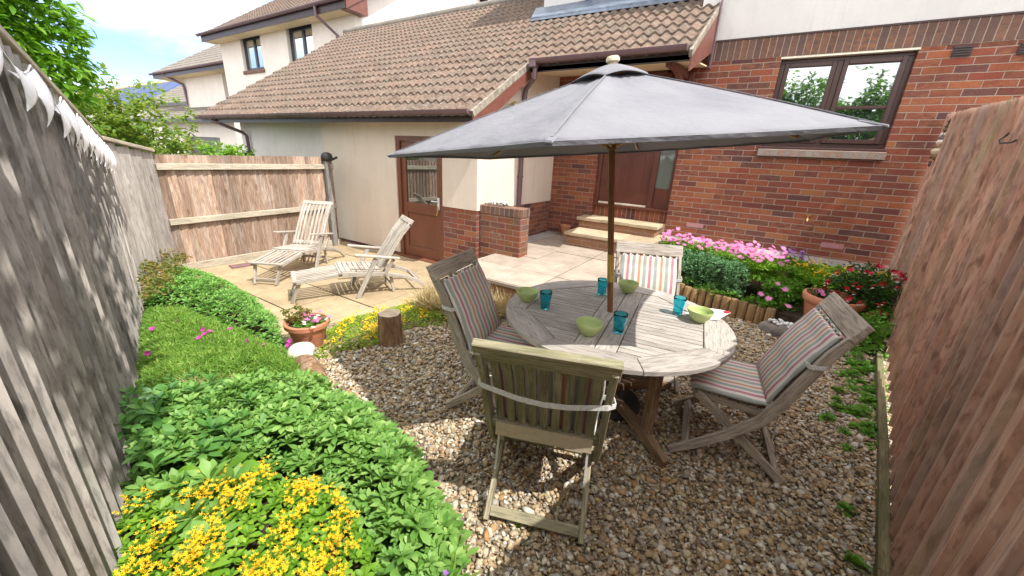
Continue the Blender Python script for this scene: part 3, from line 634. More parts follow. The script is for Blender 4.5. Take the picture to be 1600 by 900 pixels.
# ridge
yr = RY0+19*G*cos(SL)-.02; zr = RZ0+19*G*sin(SL)
mb = MB(); mb.tube([(-12.0+.6*k*.77, yr, zr+.02) for k in range(19)], .11, 12); part(mb, 'ridge', 'tile_grey', smooth=True)
mb = MB(); mb.prism([(-12, yr+.02, zr), (-3.9, yr+.02, zr), (-3.9, yr+4, zr-2.4), (-12, yr+4, zr-2.4)], (0, 0, .04)); part(mb, 'rear_slope', 'tile_grey')
# verges, bargeboards
def rp(x, y, off): return (x, y, 2.18+.598*(y-4.01)+off)
mb = MB(); mb.beam(rp(-3.10, 3.93, -.015), rp(-3.10, 5.2, -.015), .035, .075, (1, 0, 0)); part(mb, 'verge', 'mortar')
mb = MB(); mb.beam(rp(-.985, 5.14, -.015), rp(-.985, 6.5, -.015), .035, .075, (1, 0, 0)); part(mb, 'verge', 'mortar')
mb = MB(); mb.prism([rp(-3.085, 3.93, -.05), rp(-3.085, 5.2, -.05), rp(-3.085, 5.26, -.2), rp(-3.085, 4.35, -.24), (-3.085, 4.3, 2.0), (-3.085, 3.94, 2.0)], (-.02, 0, 0)); part(mb, 'bargeboard', 'barge')
mb = MB(); mb.prism([rp(-.965, 5.16, -.05), rp(-.965, 6.49, -.05), rp(-.965, 6.49, -.52), rp(-.965, 5.16, -.20)], (-.02, 0, 0)); part(mb, 'bargeboard', 'barge')
mb = MB(); mb.prism([(-.945, 6.40, 2.93), (-.945, 6.49, 2.93), (-.945, 6.49, 4.1), (-.945, 6.40, 3.7)], (-.018, 0, 0)); part(mb, 'edge_board', 'plastic')
# fascias, soffits, gutters
mb = MB(); mb.box(-10.7, -3.1, 3.99, 4.01, 2.03, 2.14); part(mb, 'fascia', 'fascia')
mb = MB(); mb.box(-10.7, -3.1, 4.011, SY-.001, 2.125, 2.139); part(mb, 'soffit', 'soffit')
mb = MB(); mb.box(-3.07, -.99, 5.20, 5.22, 2.78, 2.90); part(mb, 'fascia', 'fascia')
mb = MB(); mb.prism([(SX+.001, 5.221, 2.80), (-.99, 5.221, 2.80), (-.99, WY-.001, 2.96), (SX+.001, WY-.001, 2.96)], (0, 0, .015)); part(mb, 'soffit', 'soffit')
def gutter(x0, x1, y, z, r=.058):
    mb = MB(); prof = [(cos(t)*r, sin(t)*r) for t in np.linspace(pi, 2*pi, 11)]; prof += [(c*.9, s_*.9) for c, s_ in reversed(prof)]
    mb.prism([(x0, y+c, z+s_) for c, s_ in prof], (x1-x0, 0, 0))
    xs = np.arange(x0+.3, x1, .62)
    for x in xs: mb.prism([(x, y+c*1.12, z+s_*1.12) for c, s_ in prof], (.022, 0, 0))
    for x in (x0, x1): mb.prism([(x-.004, y+c*1.06, z+s_*1.06) for c, s_ in prof[:11]], (.008, 0, 0))
    return mb
part(gutter(-10.75, -3.14, 3.925, 2.165), 'gutter', 'plastic', smooth=True, angle=40)
part(gutter(-3.02, -1.03, 5.135, 2.925), 'gutter', 'plastic', smooth=True, angle=40)
mb = MB(); mb.tube([(-2.97, 5.14, 2.90), (-2.97, 5.14, 2.70), (-3.19, 5.30, 2.60), (-3.21, 5.31, 2.52), (-3.215, 5.31, .4)], .034, 12)
for z in (1.35, 2.3): mb.tube([(-3.215, 5.31, z), (-3.215, 5.31, z+.03)], .045, 12)
part(mb, 'downpipe', 'plastic', smooth=True)
mb = MB(); mb.box(-3.05, -2.94, 5.08, 5.19, 2.82, 2.94); part(mb, 'hopper', 'plastic', bevel=.01)
mb = MB(); mb.tube([(-10.05, 3.93, 2.12), (-10.05, 3.95, 2.06), (-9.62, 4.30, 1.86), (-9.6, 4.36, 1.80), (-9.55, 4.36, .0)], .034, 12); part(mb, 'downpipe', 'plastic', smooth=True)
# porch bracket on the right
mb = MB(); mb.sweep([(-1.16, WY-.01, 2.35), (-1.17, 6.36, 2.5), (-1.22, 6.05, 2.72), (-1.24, 5.7, 2.82)], .06, .07, (1, 0, 0)); mb.box(-1.2, -1.13, WY-.07, WY-.003, 2.2, 2.9); mb.beam((-1.24, 5.30, 2.80), (-1.24, 6.48, 2.86), .07, .09, (1, 0, 0)); part(mb, 'porch_bracket', 'barge', bevel=.006)
# wall lantern on the side wall
lm = MB(); lm.lathe([(.0, .165), (.03, .16), (.085, .12), (.088, .11), (.0, .10)], 16, (SX+.13, 4.93, 2.22)); lm.box(SX, SX+.02, 4.89, 4.97, 2.1, 2.26); lm.tube([(SX+.01, 4.93, 2.15), (SX+.10, 4.93, 2.13), (SX+.13, 4.93, 2.16)], .008, 6); lm.lathe([(.0, -.07), (.03, -.06), (.06, -.02), (.0, -.015)], 16, (SX+.13, 4.93, 2.22))
for k in range(6): t = k*pi/3; lm.tube([(SX+.13+.062*cos(t), 4.93+.062*sin(t), 2.20), (SX+.13+.066*cos(t), 4.93+.066*sin(t), 2.33)], .004, 5)
wl = part(lm, 'wall_lantern', 'brass', smooth=True)
g = MB(); g.lathe([(.055, -.015), (.058, .10)], 16, (SX+.13, 4.93, 2.22)); part(g, 'glass', 'lampglass', wl, smooth=True, solid=.003).matrix_parent_inverse = Matrix()
# upper storey set back over the roof, with dark pebbledash foot and lead flashing
UY = 7.55
mb = MB(); wall_open(mb, 'y', UY, UY+.25, -4.25, -1.2, 4.36, 6.1, []); part(mb, 'upper_wall', 'render_white')
mb = MB(); wall_open(mb, 'y', UY+.015, UY+.2, -4.24, -1.2, 4.0, 4.36, []); part(mb, 'pebbledash_band', 'pebble')
mb = MB(); mb.prism([rp(-4.2, 7.0, .075), rp(-1.0, 6.85, .075), rp(-1.0, 7.6, .075), rp(-4.45, 7.6, .075)], (0, 0, .01)); mb.prism([rp(-4.45, 7.6, .04), rp(-4.2, 6.98, .04), rp(-1., 6.83, .04), rp(-1, 6.86, .09), rp(-4.2, 7.02, .09)], (0, 0, .004)); part(mb, 'lead_flashing', 'lead')
mb = MB(); mb.tube([(-3.35, UY-.03, 4.42), (-3.35, UY-.03, 6.1)], .035, 10); mb.box(-3.41, -3.29, UY-.09, UY, 4.40, 4.50); part(mb, 'downpipe', 'plastic', smooth=True, angle=40)
mb = MB(); mb.prism([(-4.55, 7.0, 6.05), (3.6, 7.0, 6.05), (3.6, 10.5, 8.4), (-4.55, 10.5, 8.4)], (0, 0, .15)); part(mb, 'upper_roof', 'tile_grey')
mb = MB(); mb.box(-4.25, -4.0, UY+.25, 11, 3.5, 6.6); mb.box(-4.0, 3.4, 10.8, 11, 0, 6.6); mb.box(3.2, 3.4, WY+.28, 10.8, 0, 6.2); mb.box(-9.9, -9.7, SY+.4, 9, 0, 2.6); part(mb, 'rear_wall', 'render')
# doorstep
st = thing('doorstep', 'two brick and sandstone steps up to the front door', 'steps', (-1.8, 5.9, UP))
mb = MB(); mb.box(-2.46, -1.125, 5.60, WY-.002, UP-.02, WALK-.05); mb.build('lower_riser', 'step_brick', st, world_uv=True)
tag_ = slabs('lower_tread', [(-2.50, 5.56), (-1.122, 5.56), (-1.122, WY-.003), (-2.50, WY-.003)], WALK, 'slab_step', .46, .6, -2.5, 5.56, .006, .05); par(tag_, st)
mb = MB(); mb.box(-2.50, -1.24, 6.14, WY+.08, WALK, .69); mb.build('upper_riser', 'step_brick', st, world_uv=True, uvoff=(.1, 0))
tag_ = slabs('upper_tread', [(-2.54, 6.10), (-1.20, 6.10), (-1.20, WY-.003), (-2.54, WY-.003)], .745, 'slab_step', .45, .6, -2.54, 6.10, .006, .05); par(tag_, st)
mb = MB(); mb.box(DOOR[0]+.003, DOOR[1]-.003, WY-.002, WY+.098, .60, .744); mb.build('upper_tread_back', 'slab_step', st)

# ================================================================== NEIGHBOURING HOUSES
def pp(px, py, Y): p = ony(px, py, Y); return float(p[0]), float(p[2])
def slope_roof(parent, x0, x1, y0, z0, depth, rise, mat='tile_grey', gauge=.34, hipl=0., hipr=0., name='roof', wave=.3, amp=.03, courses=None):
    sl = math.atan2(rise, depth); n = courses or max(3, int(math.hypot(depth, rise)/gauge))
    return tiled(name, mat, y0, z0, sl, n, lambda k: (x0+hipl*(k+.5)/n, x1-hipr*(k+.5)/n), parent, gauge=math.hypot(depth, rise)/n, wave=wave, amp=amp, xstep=4)
# A: two-storey house beyond the lean-to
A = thing('neighbour_house', 'two-storey cream house with black-framed windows and brown tiled roof behind the lean-to roof', 'house', (-17, 9.3, -.06))
AY = 9.3; ax0, ax1 = -21.5, -12.15; az = 5.95
def holepx(p, q, Y): a_ = pp(*p, Y); b_ = pp(*q, Y); return (a_[0], b_[0], b_[1], a_[1])
w1 = (-19.72, -18.10, 4.55, 5.86); w2 = (-16.20, -14.55, 4.55, 5.84)
mb = MB(); wall_open(mb, 'y', AY, AY+.3, ax0, ax1-.302, -.1, az, [w1, w2]); mb.build('front_wall', 'plaster_far', A)
mb = MB(); mb.prism([(ax1, AY, -.1), (ax1, 19, -.1), (ax1, 19, az), (ax1, 14.1, az+3.2), (ax1, AY, az)], (-.3, 0, 0)); mb.build('gable_wall', 'plaster_far', A)
mb = MB(); mb.box(ax0, ax0+.3, AY+.3, 19, -.1, az); mb.build('side_wall', 'plaster_far', A)
slope_roof(A, ax0-.4, ax1+.35, AY-.55, az-.02, 5.3, 3.5, 'tile', name='roof', wave=.2, amp=.03, gauge=.36)
mb = MB(); mb.prism([(ax0-.3, AY-.45, az-.05), (ax1+.3, AY-.45, az-.05), (ax1+.3, 14.1, az+3.3), (ax0-.3, 14.1, az+3.3)], (0, 0, .04)); mb.prism([(ax0-.3, 14.15, az+3.3), (ax1+.3, 14.15, az+3.3), (ax1+.3, 19.3, az-.05), (ax0-.3, 19.3, az-.05)], (0, 0, .04)); mb.build('roof_deck', 'fascia', A)
mb = gutter(ax0-.45, ax1+.25, AY-.62, az+.02, .08); mb.build('gutter', 'plastic', A, smooth=True, angle=40)
mb = MB(); mb.box(ax0-.35, ax1+.3, AY-.55, AY-.52, az-.26, az-.03); mb.build('fascia', 'fascia', A)
mb = MB(); mb.box(ax0-.35, ax1+.28, AY-.519, AY-.002, az-.24, az-.21); mb.build('soffit', 'soffit', A)
mb = MB(); mb.prism([(ax1+.36, AY-.55, az-.28), (ax1+.36, AY-.55, az+.06), (ax1+.36, 14.1, az+3.55), (ax1+.36, 14.1, az+3.2)], (-.03, 0, 0)); mb.build('bargeboard', 'barge', A)
mb = MB(); mb.box(ax1+.001, ax1+.33, AY-.5, AY+.25, az-.27, az+.2); mb.build('box_end', 'barge', A)
mb = MB(); mb.tube([(-13.3, AY-.62, az-.05), (-13.3, AY-.6, az-.3), (-13.05, AY-.07, az-.75), (-13.05, AY-.07, 3.)], .05, 10); mb.build('downpipe', 'plastic', A, smooth=True)
for (a_, b_, c_, e_) in (w1, w2):
    mb = MB(); m_ = (a_+b_)/2+.05; yy = AY+.12
    for q in ((a_, a_+.09, c_, e_), (b_-.09, b_, c_, e_), (a_+.09, b_-.09, e_-.1, e_), (a_+.09, b_-.09, c_, c_+.1), (m_-.06, m_+.06, c_+.1, e_-.1), (a_+.09, m_-.06, e_-.2, e_-.1), (m_+.06, b_-.09, e_-.2, e_-.1)): mb.box(q[0], q[1], yy, yy+.08, q[2], q[3])
    o = mb.build('window', 'frame_black', A)
    mb = MB(); mb.box(a_+.09, b_-.09, yy+.04, yy+.05, c_+.1, e_-.1); q = mb.build('pane', 'pane_sky', o); q.matrix_parent_inverse = Matrix()
    mb = MB(); mb.box(a_-.05, b_+.05, AY-.05, AY+.1, c_-.14, c_-.01); q = mb.build('sill', 'soldier', o, world_uv=True); q.matrix_parent_inverse = Matrix()
# B: next house, its eave and downpipe
B = thing('neighbour_house', 'narrow cream house front with hipped roof and brown downpipe left of the black-windowed house', 'house', (-33, 13, -.06))
BY = 13.; bx0, bz = -36.45, 6.05
mb = MB(); wall_open(mb, 'y', BY, BY+.3, bx0, -30.55, -.1, bz, []); mb.build('front_wall', 'plaster_far', B)
mb = MB(); mb.box(-30.85, -30.55, BY+.3, BY+1.1, -.1, bz); wall_open(mb, 'y', BY+1.1, BY+1.4, -30.55, -24, -.1, bz, [(-30.1, -28.3, 4.1, 5.8)]); mb.build('recessed_wall', 'plaster_far', B)
mb = MB()
for q in ((-30.1, -30.0, 4.1, 5.8), (-28.4, -28.3, 4.1, 5.8), (-30.0, -28.4, 5.7, 5.8), (-30, -28.4, 4.1, 4.2), (-29.25, -29.15, 4.2, 5.7), (-30, -28.4, 4.9, 5.0)): mb.box(q[0], q[1], BY+1.18, BY+1.28, q[2], q[3])
o = mb.build('window', 'frame', B); mb = MB(); mb.box(-30, -28.4, BY+1.22, BY+1.24, 4.2, 5.7); mb.build('pane', 'pane_sky', o).matrix_parent_inverse = Matrix()
mb = MB(); mb.box(bx0, bx0+.3, BY+.3, 21, -.1, bz); mb.build('side_wall', 'plaster_far', B)
slope_roof(B, bx0-3.0, -24, BY-.8, bz+.05, 4.2, 3.0, 'tile_grey', hipl=5.0, name='roof', gauge=.45)
slope_roof(B, bx0-3.0, bx0+2, BY-.8, bz+.03, 4.2, 2.6, 'tile_grey', hipl=5.0, name='hip', gauge=.45).location = (0, .05, -.05)
mb = gutter(bx0-3.1, -24, BY-.88, bz+.02, .1); mb.build('gutter', 'plastic', B, smooth=True, angle=40)
mb = MB(); mb.box(bx0-2.9, -24, BY-.8, BY-.76, bz-.3, bz); mb.build('fascia', 'fascia', B)
mb = MB(); mb.box(bx0-2.9, -24, BY-.759, BY+1.0, bz-.3, bz-.27); mb.build('soffit', 'soffit', B)
mb = MB(); mb.tube([(bx0-.9, BY-.85, bz-.1), (bx0+.1, BY-.12, bz-.7), (bx0+.15, BY-.1, bz-1.), (bx0+.15, BY-.1, 2.5)], .09, 8); mb.build('downpipe', 'plastic', B, smooth=True)
# C: lower house behind with hipped roof
Cc = thing('neighbour_house', 'low house with broad hipped grey roof seen between the bush and the cream house', 'house', (-50, 17, -.06))
CY = 17.; c0 = pp(222, 160, CY); c1 = pp(286, 160, CY); ct = pp(266, 119, CY+2.5)
slope_roof(Cc, c0[0]-2, c1[0]+4, CY, c0[1]-.25, 3.2, 2.6, 'tile_grey', hipl=7., hipr=0, name='roof', gauge=.42)
mb = MB(); mb.box(c0[0]-1, c1[0]+4, CY+.5, CY+8, -.1, c0[1]-.15); mb.build('wall', 'plaster_far', Cc)
mb = MB(); mb.box(c0[0]-2.1, c1[0]+4, CY-.1, CY, c0[1]-.5, c0[1]-.25); mb.build('fascia', 'fascia', Cc)
# D: garage with gable
Dd = thing('garage', 'low cream garage with shallow grey-brown roof and dark door head behind the hedge', 'garage', (-32, 13, -.06))
DY = 11.6; a0 = pp(262, 205, DY); a1 = pp(368, 205, DY); zt = pp(345, 184, DY)[1]; zdoor = pp(320, 214, DY)[1]
mb = MB(); wall_open(mb, 'y', DY, DY+.3, a0[0]-1, a1[0], -.1, zt, [(pp(287, 214, DY)[0], pp(343, 214, DY)[0], -.1, zdoor)]); mb.build('wall', 'plaster_far', Dd)
mb = MB(); mb.box(a0[0], a1[0], DY+.25, DY+.3, -.1, zdoor+.1); mb.build('garage_door', 'frame', Dd)
slope_roof(Dd, a0[0]-4.5, a1[0]+1.5, DY-.7, zt-.12, 3.0, 1.35, 'tile_grey', hipl=2.5, name='roof', gauge=.4)
mb = MB(); mb.box(a0[0]-4.3, a1[0]+1.5, DY-.75, DY-.7, zt-.3, zt-.08); mb.build('fascia', 'fascia', Dd)
# E: far house with solar panels
Ee = thing('neighbour_house', 'far house with blue solar panels on its long brown roof above the bush', 'house', (-90, 24, -.06))
EY = 24.; q0 = pp(60, 152, EY); q1 = pp(252, 152, EY); qt = pp(130, 116, EY+1.5)
ex0, ex1 = q0[0]-5, q1[0]+4; ez0 = q1[1]-1.0; ez1 = pp(180, 122, EY+6)[1]
P0 = pp(113, 116, EY+6); P1 = pp(247, 131, EY+6)
mb = MB(); mb.prism([(ex0, EY, ez0), (ex1, EY, ez0), (ex1, EY+6, P1[1]), (ex0, EY+6, P1[1])], (0, 0, .1)); mb.build('roof', 'tile_grey', Ee)
mb = MB(); mb.tube([(ex0, EY+6, P1[1]+.1), (ex1, EY+6, P1[1]+.1)], .3, 8); mb.build('ridge', 'soffit', Ee, smooth=True)
mb = MB(); mb.box(ex0+1, ex1-1, EY+.5, EY+11, -.1, ez0+.3); mb.build('wall', 'plaster_far', Ee)
rr = (P1[1]-ez0)/6.
nP = 0
for k in range(7):
    xa = ex1-5.5-k*5.0
    for j in range(2):
        ya = EY+.7+j*2.55; mb = MB(); mb.prism([(xa-4.7, ya, ez0+rr*(ya-EY)+.12), (xa, ya, ez0+rr*(ya-EY)+.12), (xa, ya+2.4, ez0+rr*(ya+2.4-EY)+.12), (xa-4.7, ya+2.4, ez0+rr*(ya+2.4-EY)+.12)], (0, 0, .1)); mb.build('solar_panel', 'solar', Ee)

# ================================================================== FENCES
def fence(name, label, P0, P1, zb, zt, mat, bw=.1, th=.016, inward=1, flip=False, cap=None, rails=(), posts=(), gravel=None, bwob=.006, railmat='fence_rail', postmat='post', tilt=.012, rail_h=.08, group=None):
    """feather-edge boards from P0 to P1; zb / zt give bottom and top heights at both ends; +inward = left of P0->P1"""
    P0 = np.array(P0, float); P1 = np.array(P1, float); L = np.linalg.norm(P1-P0); d = (P1-P0)/L; n = np.array([-d[1], d[0]])*inward
    root = thing(name, label, 'fence', (P0[0], P0[1], zb[0]), group)
    mb = MB(); N = int(L/bw); 
    for i in range(N):
        a = i/N; b = (i+1)/N; zt_ = zt[0]+(zt[1]-zt[0])*a+random.uniform(-bwob, bwob); zb_ = zb[0]+(zb[1]-zb[0])*a+random.uniform(-bwob, bwob)
        A_ = P0+d*L*a; B_ = P0+d*(L*b+.004); o0 = n*(.004 if flip else th+tilt); o1 = n*(th+tilt if flip else .004); w_ = np.linalg.norm(B_-A_)
        q = [A_, A_+o0, B_+o1+n*.004, B_]
        vs = [(p[0], p[1], zb_) for p in q]+[(p[0], p[1], zt_) for p in q]; o = random.random()*9; h = zt_-zb_; v = random.random()*9
        F = [(0, 1, 5, 4), (1, 2, 6, 5), (2, 3, 7, 6), (3, 0, 4, 7), (4, 5, 6, 7), (3, 2, 1, 0)]
        U = [[(o, v), (o, v+th), (o+h, v+th), (o+h, v)], [(o, v), (o, v+w_), (o+h, v+w_), (o+h, v)], [(o, v), (o, v+th), (o+h, v+th), (o+h, v)], [(o, v), (o, v+w_), (o+h, v+w_), (o+h, v)]]+[[(o, v), (o+th, v), (o+th, v+w_), (o, v+w_)]]*2
        mb.add(vs, F, U)
    mb.build('boards', mat, root)
    for (h0, h1, dep, wd) in rails:
        mb = MB(); pa = P0+n*(th+tilt+dep/2+.002); pb = P1+n*(th+tilt+dep/2+.002); mb.beam((*pa, h0), (*pb, h1), dep, wd, (n[0], n[1], 0)); mb.build('rail', railmat, root, bevel=.004)
    if cap:
        mb = MB(); mb.beam((*(P0+n*.015), zt[0]+cap/2), (*(P1+n*.015), zt[1]+cap/2), .075, cap, (n[0], n[1], 0)); mb.build('cap', railmat, root, bevel=.004)
    if gravel:
        mb = MB(); pa = P0+n*(th+tilt+.02); pb = P1+n*(th+tilt+.02); mb.beam((*pa, gravel[0]), (*pb, gravel[0]), .028, gravel[1], (n[0], n[1], 0)); mb.build('gravel_board', railmat, root, bevel=.004)
    for (t, z0_, z1_, w_) in posts:
        p = P0+(P1-P0)*t+n*(th+w_/2+.01); mb = MB(); mb.beam((*p, z0_), (*p, z1_), w_, w_, (d[0], d[1], 0)); mb.build('post', postmat, root, bevel=.006)
    return root
fence('fence', 'tall grey weathered board fence with white bunting running along the left flower bed', (-5.61, 1.18), (.45, -.59), (.0, .0), (1.61, 2.50), 'fence_left', .125, .022, 1, flip=True, cap=.035, tilt=.022)
fence('fence', 'short corner fence of wide grey boards between the bunting fence and the pale panel', (-6.2, 1.73), (-5.62, 1.19), (.13, .13), (1.50, 1.62), 'fence_left', .17, .014, 1, cap=.035, gravel=(.08, .15), tilt=.004)
fence('fence', 'pale sunlit board fence panel with three rails at the far end of the patio', (-6.215, 4.06), (-6.215, 1.74), (.07, .10), (1.50, 1.47), 'fence_far', .092, .016, 1, rails=((1.345, 1.335, .04, .075), (.70, .665, .04, .075)), posts=((.055, -.05, 1.44, .085),), gravel=(.05, .13), tilt=.012, bwob=.003)
R_ = thing('fence', 'tall pinkish-brown board fence with green algae streaks along the right side of the gravel', 'fence', (1.06, 3.0, 0))
for nm, (a_, b_, zb, zt) in {'a': ((1.06, 3.0), (1.575, 6.44), (.07, .50), (2.075, 2.33)), 'b': ((.40, -.35), (1.06, 3.0), (.012, .05), (1.83, 2.075))}.items():
    f_ = fence('x', 'x', a_, b_, zb, zt, 'fence_right', .15, .020, 1, tilt=.013, bwob=.004)
    for ch in list(f_.children): ch.name = 'boards'; ch.parent = R_; ch.matrix_parent_inverse = Matrix.Translation(-R_.location)
    bpy.data.objects.remove(f_)
mb = MB(); mb.beam((.425, -.3, 1.3), (1.08, 3.0, 1.5), .04, .07); 
# edging board between gravel and right fence
e_ = MB(); e_.sweep([(.37, -.3, .03), (.745, 1.84, .03), (.93, 2.95, .04), (1.28, 4.55, .06)], .045, .10, (0, 0, 1)) if False else e_.beam((.385, -.35, .03), (.79, 1.84, .03), .10, .045, (0, 0, 1)) and e_.beam((.79, 1.84, .03), (.995, 2.95, .035), .10, .045, (0, 0, 1)) and e_.beam((.995, 2.95, .035), (1.25, 4.5, .06), .10, .045, (0, 0, 1))
tag(e_.build('edging_board', 'edging', bevel=.005), 'mossy timber edging board laid along the foot of the right fence', 'edging')

# ================================================================== TABLE
TC = (-.63, 2.31); TZ = .72; TR = .705; TROT = radians(7)
table = thing('garden_table', 'round weathered grey slatted garden table under the parasol', 'table', (*TC, 0))
table.rotation_euler = (0, 0, TROT)
def oct_(r, n=8, off=pi/8): return [(r*cos(off+2*pi*k/n), r*sin(off+2*pi*k/n)) for k in range(n)]
inner = oct_(.575)
mb = MB(); y = -.56
def uv_x(mb, ang=0):
    for i, f in enumerate(mb.f):
        if mb.uv[i] is None: mb.uv[i] = [(mb.v[j][0]*cos(ang)+mb.v[j][1]*sin(ang), -mb.v[j][0]*sin(ang)+mb.v[j][1]*cos(ang)+mb.v[j][2]) for j in f]
for sgn in (-1, 1):      # slats either side of the centre boards, running across
    xs = (.118, .60) if sgn > 0 else (-.60, -.118); y = -.555
    while y < .55:
        p = clip([(xs[0], y), (xs[1], y), (xs[1], y+.046), (xs[0], y+.046)], oct_(.570))
        if len(p) > 2: mb.prism([(a, b, TZ-.022+random.uniform(-.0008, .0008)) for a, b in p], (0, 0, .022))
        y += .052
    uv_x(mb); mb.build('slats', 'teak_table', table, local=True, bevel=.002); mb = MB()
# wood UV along the slats
def uv_x(mb, ang=0):
    for i, f in enumerate(mb.f):
        if mb.uv[i] is None: mb.uv[i] = [(mb.v[j][0]*cos(ang)+mb.v[j][1]*sin(ang), -mb.v[j][0]*sin(ang)+mb.v[j][1]*cos(ang)+mb.v[j][2]) for j in f]
mb = MB()
for x0_, x1_ in ((-.112, -.003), (.003, .112)):
    p = clip([(x0_, -.6), (x1_, -.6), (x1_, .6), (x0_, .6)], oct_(.570)); mb.prism([(a, b, TZ-.021) for a, b in p], (0, 0, .022))
uv_x(mb, pi/2); mb.build('centre_boards', 'teak_table', table, local=True, bevel=.002)
mb = MB()
for k in range(8):
    t0 = pi/8+2*pi*k/8+.003; t1 = pi/8+2*pi*(k+1)/8-.003; m = MB()
    outer = [(TR*cos(t0+(t1-t0)*i/10), TR*sin(t0+(t1-t0)*i/10)) for i in range(11)]; inn = [(.576*cos(t1), .576*sin(t1)), (.576*cos(t0), .576*sin(t0))]
    m.prism([(a, b, TZ-.024) for a, b in outer+inn], (0, 0, .027)); uv_x(m, (t0+t1)/2+pi/2); mb.add(m.v, m.f, m.uv)
mb.build('rim', 'teak_table', table, local=True, bevel=.003, seg=2)
mb = MB()
for k in range(4): a = pi/4+k*pi/2; mb.beam((.05*cos(a), .05*sin(a), TZ-.05), (.6*cos(a), .6*sin(a), TZ-.05), .045, .05)
for s_ in (-1, 1): mb.beam((-.5, s_*.28, TZ-.045), (.5, s_*.28, TZ-.045), .03, .045)
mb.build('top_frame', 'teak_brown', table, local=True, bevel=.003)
legang = [radians(-35)-TROT+k*pi/2 for k in range(4)]
for a in legang:
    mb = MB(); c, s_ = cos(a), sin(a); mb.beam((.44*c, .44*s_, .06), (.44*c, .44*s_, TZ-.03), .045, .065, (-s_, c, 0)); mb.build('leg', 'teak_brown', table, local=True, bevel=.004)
for a in legang[:2]:
    mb = MB(); c, s_ = cos(a), sin(a); P = []
    for r_, z_ in ((-.62, .03), (-.54, .055), (-.44, .10), (-.2, .125), (0, .13), (.2, .125), (.44, .10), (.54, .055), (.62, .03)): P.append((r_*c, r_*s_, z_+.02))
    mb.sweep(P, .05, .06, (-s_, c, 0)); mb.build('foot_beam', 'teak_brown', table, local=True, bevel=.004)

# ================================================================== PARASOL
AP = np.array([-.821, 2.266, 2.135]); HOLE = np.array([-.667, 2.338, .72]); axv = nrm(AP-HOLE)
FOOT = HOLE-axv*(.64/axv[2]); FOOT[2] = .08
par_ = thing('parasol', 'large grey six-sided parasol with vented top standing through the table', 'parasol', tuple(FOOT))
rc = AP-axv*.402; tips = []
reg = [(-1.712, 1.521, 1.629), (-.592, 1.095, 1.707), (.333, 1.855, 1.813), (.138, 3.04, 1.84), (-.983, 3.465, 1.762), (-1.908, 2.706, 1.656)]
for q, (px, py) in zip([reg[0], reg[1], reg[2], (.13, 2.90, 1.83), (-.91, 3.22, 1.755), (-1.82, 2.58, 1.655)], [(607, 243), (857, 222), (1385, 197), (1268, 218), (998, 236), (763, 247)]):
    q = np.array(q); d_ = nrm(ray(px, py)); cm = np.array([0, 0, CAMH]); tips.append(cm+d_*((q-cm)@d_))
V = []; F = []; ns, nt = 16, 12
for k in range(6):
    A_, B_ = tips[k], tips[(k+1) % 6]; b = len(V)
    for i in range(ns+1):
        s_ = .085+(1-.085)*i/ns
        for j in range(nt+1):
            t = j/nt; tipP = A_*(1-t)+B_*t; bow = 4*t*(1-t)
            P = AP+(tipP-AP)*s_; rad = P-(AP+axv*((P-AP)@axv))
            P = P-rad*(.055*bow*s_**3)-axv*(.016*bow*sin(pi*s_)+.0)+axv*(.010*sin(pi*s_)*(1-bow))
            P = P+np.array([0, 0, 1])*(.0035*sin(23*t+5*k)*s_**3*bow+.0045*sin(31*(t-.5)+2*k)*(1-s_)**2*bow+.006*sin(9*t+4*s_+k)*sin(pi*s_)*bow)
            V.append(P)
    for i in range(ns):
        for j in range(nt): a = b+i*(nt+1)+j; F.append((a, a+nt+1, a+nt+2, a+1))
can = npmesh('canopy', V, F, 'canopy', par_, smooth=True)
md = can.modifiers.new('w', 'WELD'); md.merge_threshold = .0008; md = can.modifiers.new('s', 'SOLIDIFY'); md.thickness = .003
# hanging hem
mb = MB()
for k in range(6):
    A_, B_ = tips[k], tips[(k+1) % 6]; P = []
    for j in range(nt+1):
        t = j/nt; tipP = A_*(1-t)+B_*t; bow = 4*t*(1-t); Q = tipP; rad = Q-(AP+axv*((Q-AP)@axv)); P.append(Q-rad*.055*bow-np.array([0, 0, .004]))
    mb.sweep(P, .004, .016, nrm(A_-AP+B_-AP))
mb.build('hem', 'canopy', par_)
V = []; F = []
for k in range(6):
    A_, B_ = tips[k], tips[(k+1) % 6]; b = len(V)
    for i in range(7):
        s_ = .03+.165*i/6
        for j in range(9):
            t = j/8; tipP = A_*(1-t)+B_*t; bow = 4*t*(1-t); P = AP+axv*(.032-.02*(i/6)**2)+(tipP-AP)*s_*.98; rad = P-(AP+axv*((P-AP)@axv)); V.append(P-rad*.06*bow*(i/6)+axv*(.022*bow*(i/6)))
    for i in range(6):
        for j in range(8): a = b+i*9+j; F.append((a, a+9, a+10, a+1))
vt = npmesh('vent_cap', V, F, 'canopy', par_, smooth=True); md = vt.modifiers.new('w', 'WELD'); md.merge_threshold = .0008; md = vt.modifiers.new('s', 'SOLIDIFY'); md.thickness = .003
for T_ in tips:          # sewn seams along the ribs
    mb = MB(); d_ = T_-AP; up_ = nrm(axv-d_*((axv@d_)/(d_@d_))); mb.sweep([AP+d_*q+up_*(.0035+.010*sin(pi*q)*0+.0) + axv*(.010*sin(pi*q)) for q in np.linspace(.19, .97, 9)], .009, .003, nrm(np.cross(d_, up_))); mb.build('seam', 'canopy', par_)
for T_ in tips:          # little fabric pockets at the rib ends
    d_ = nrm(T_-AP); mb = MB(); mb.beam(T_-d_*.085-np.array([0, 0, .004]), T_+d_*.006, .03, .012); mb.build('tip_pocket', 'canopy', par_, bevel=.004)
mb = MB(); fr = [(0, .075), (.02, .073), (.038, .06), (.042, .045), (.03, .03), (.022, .0)]
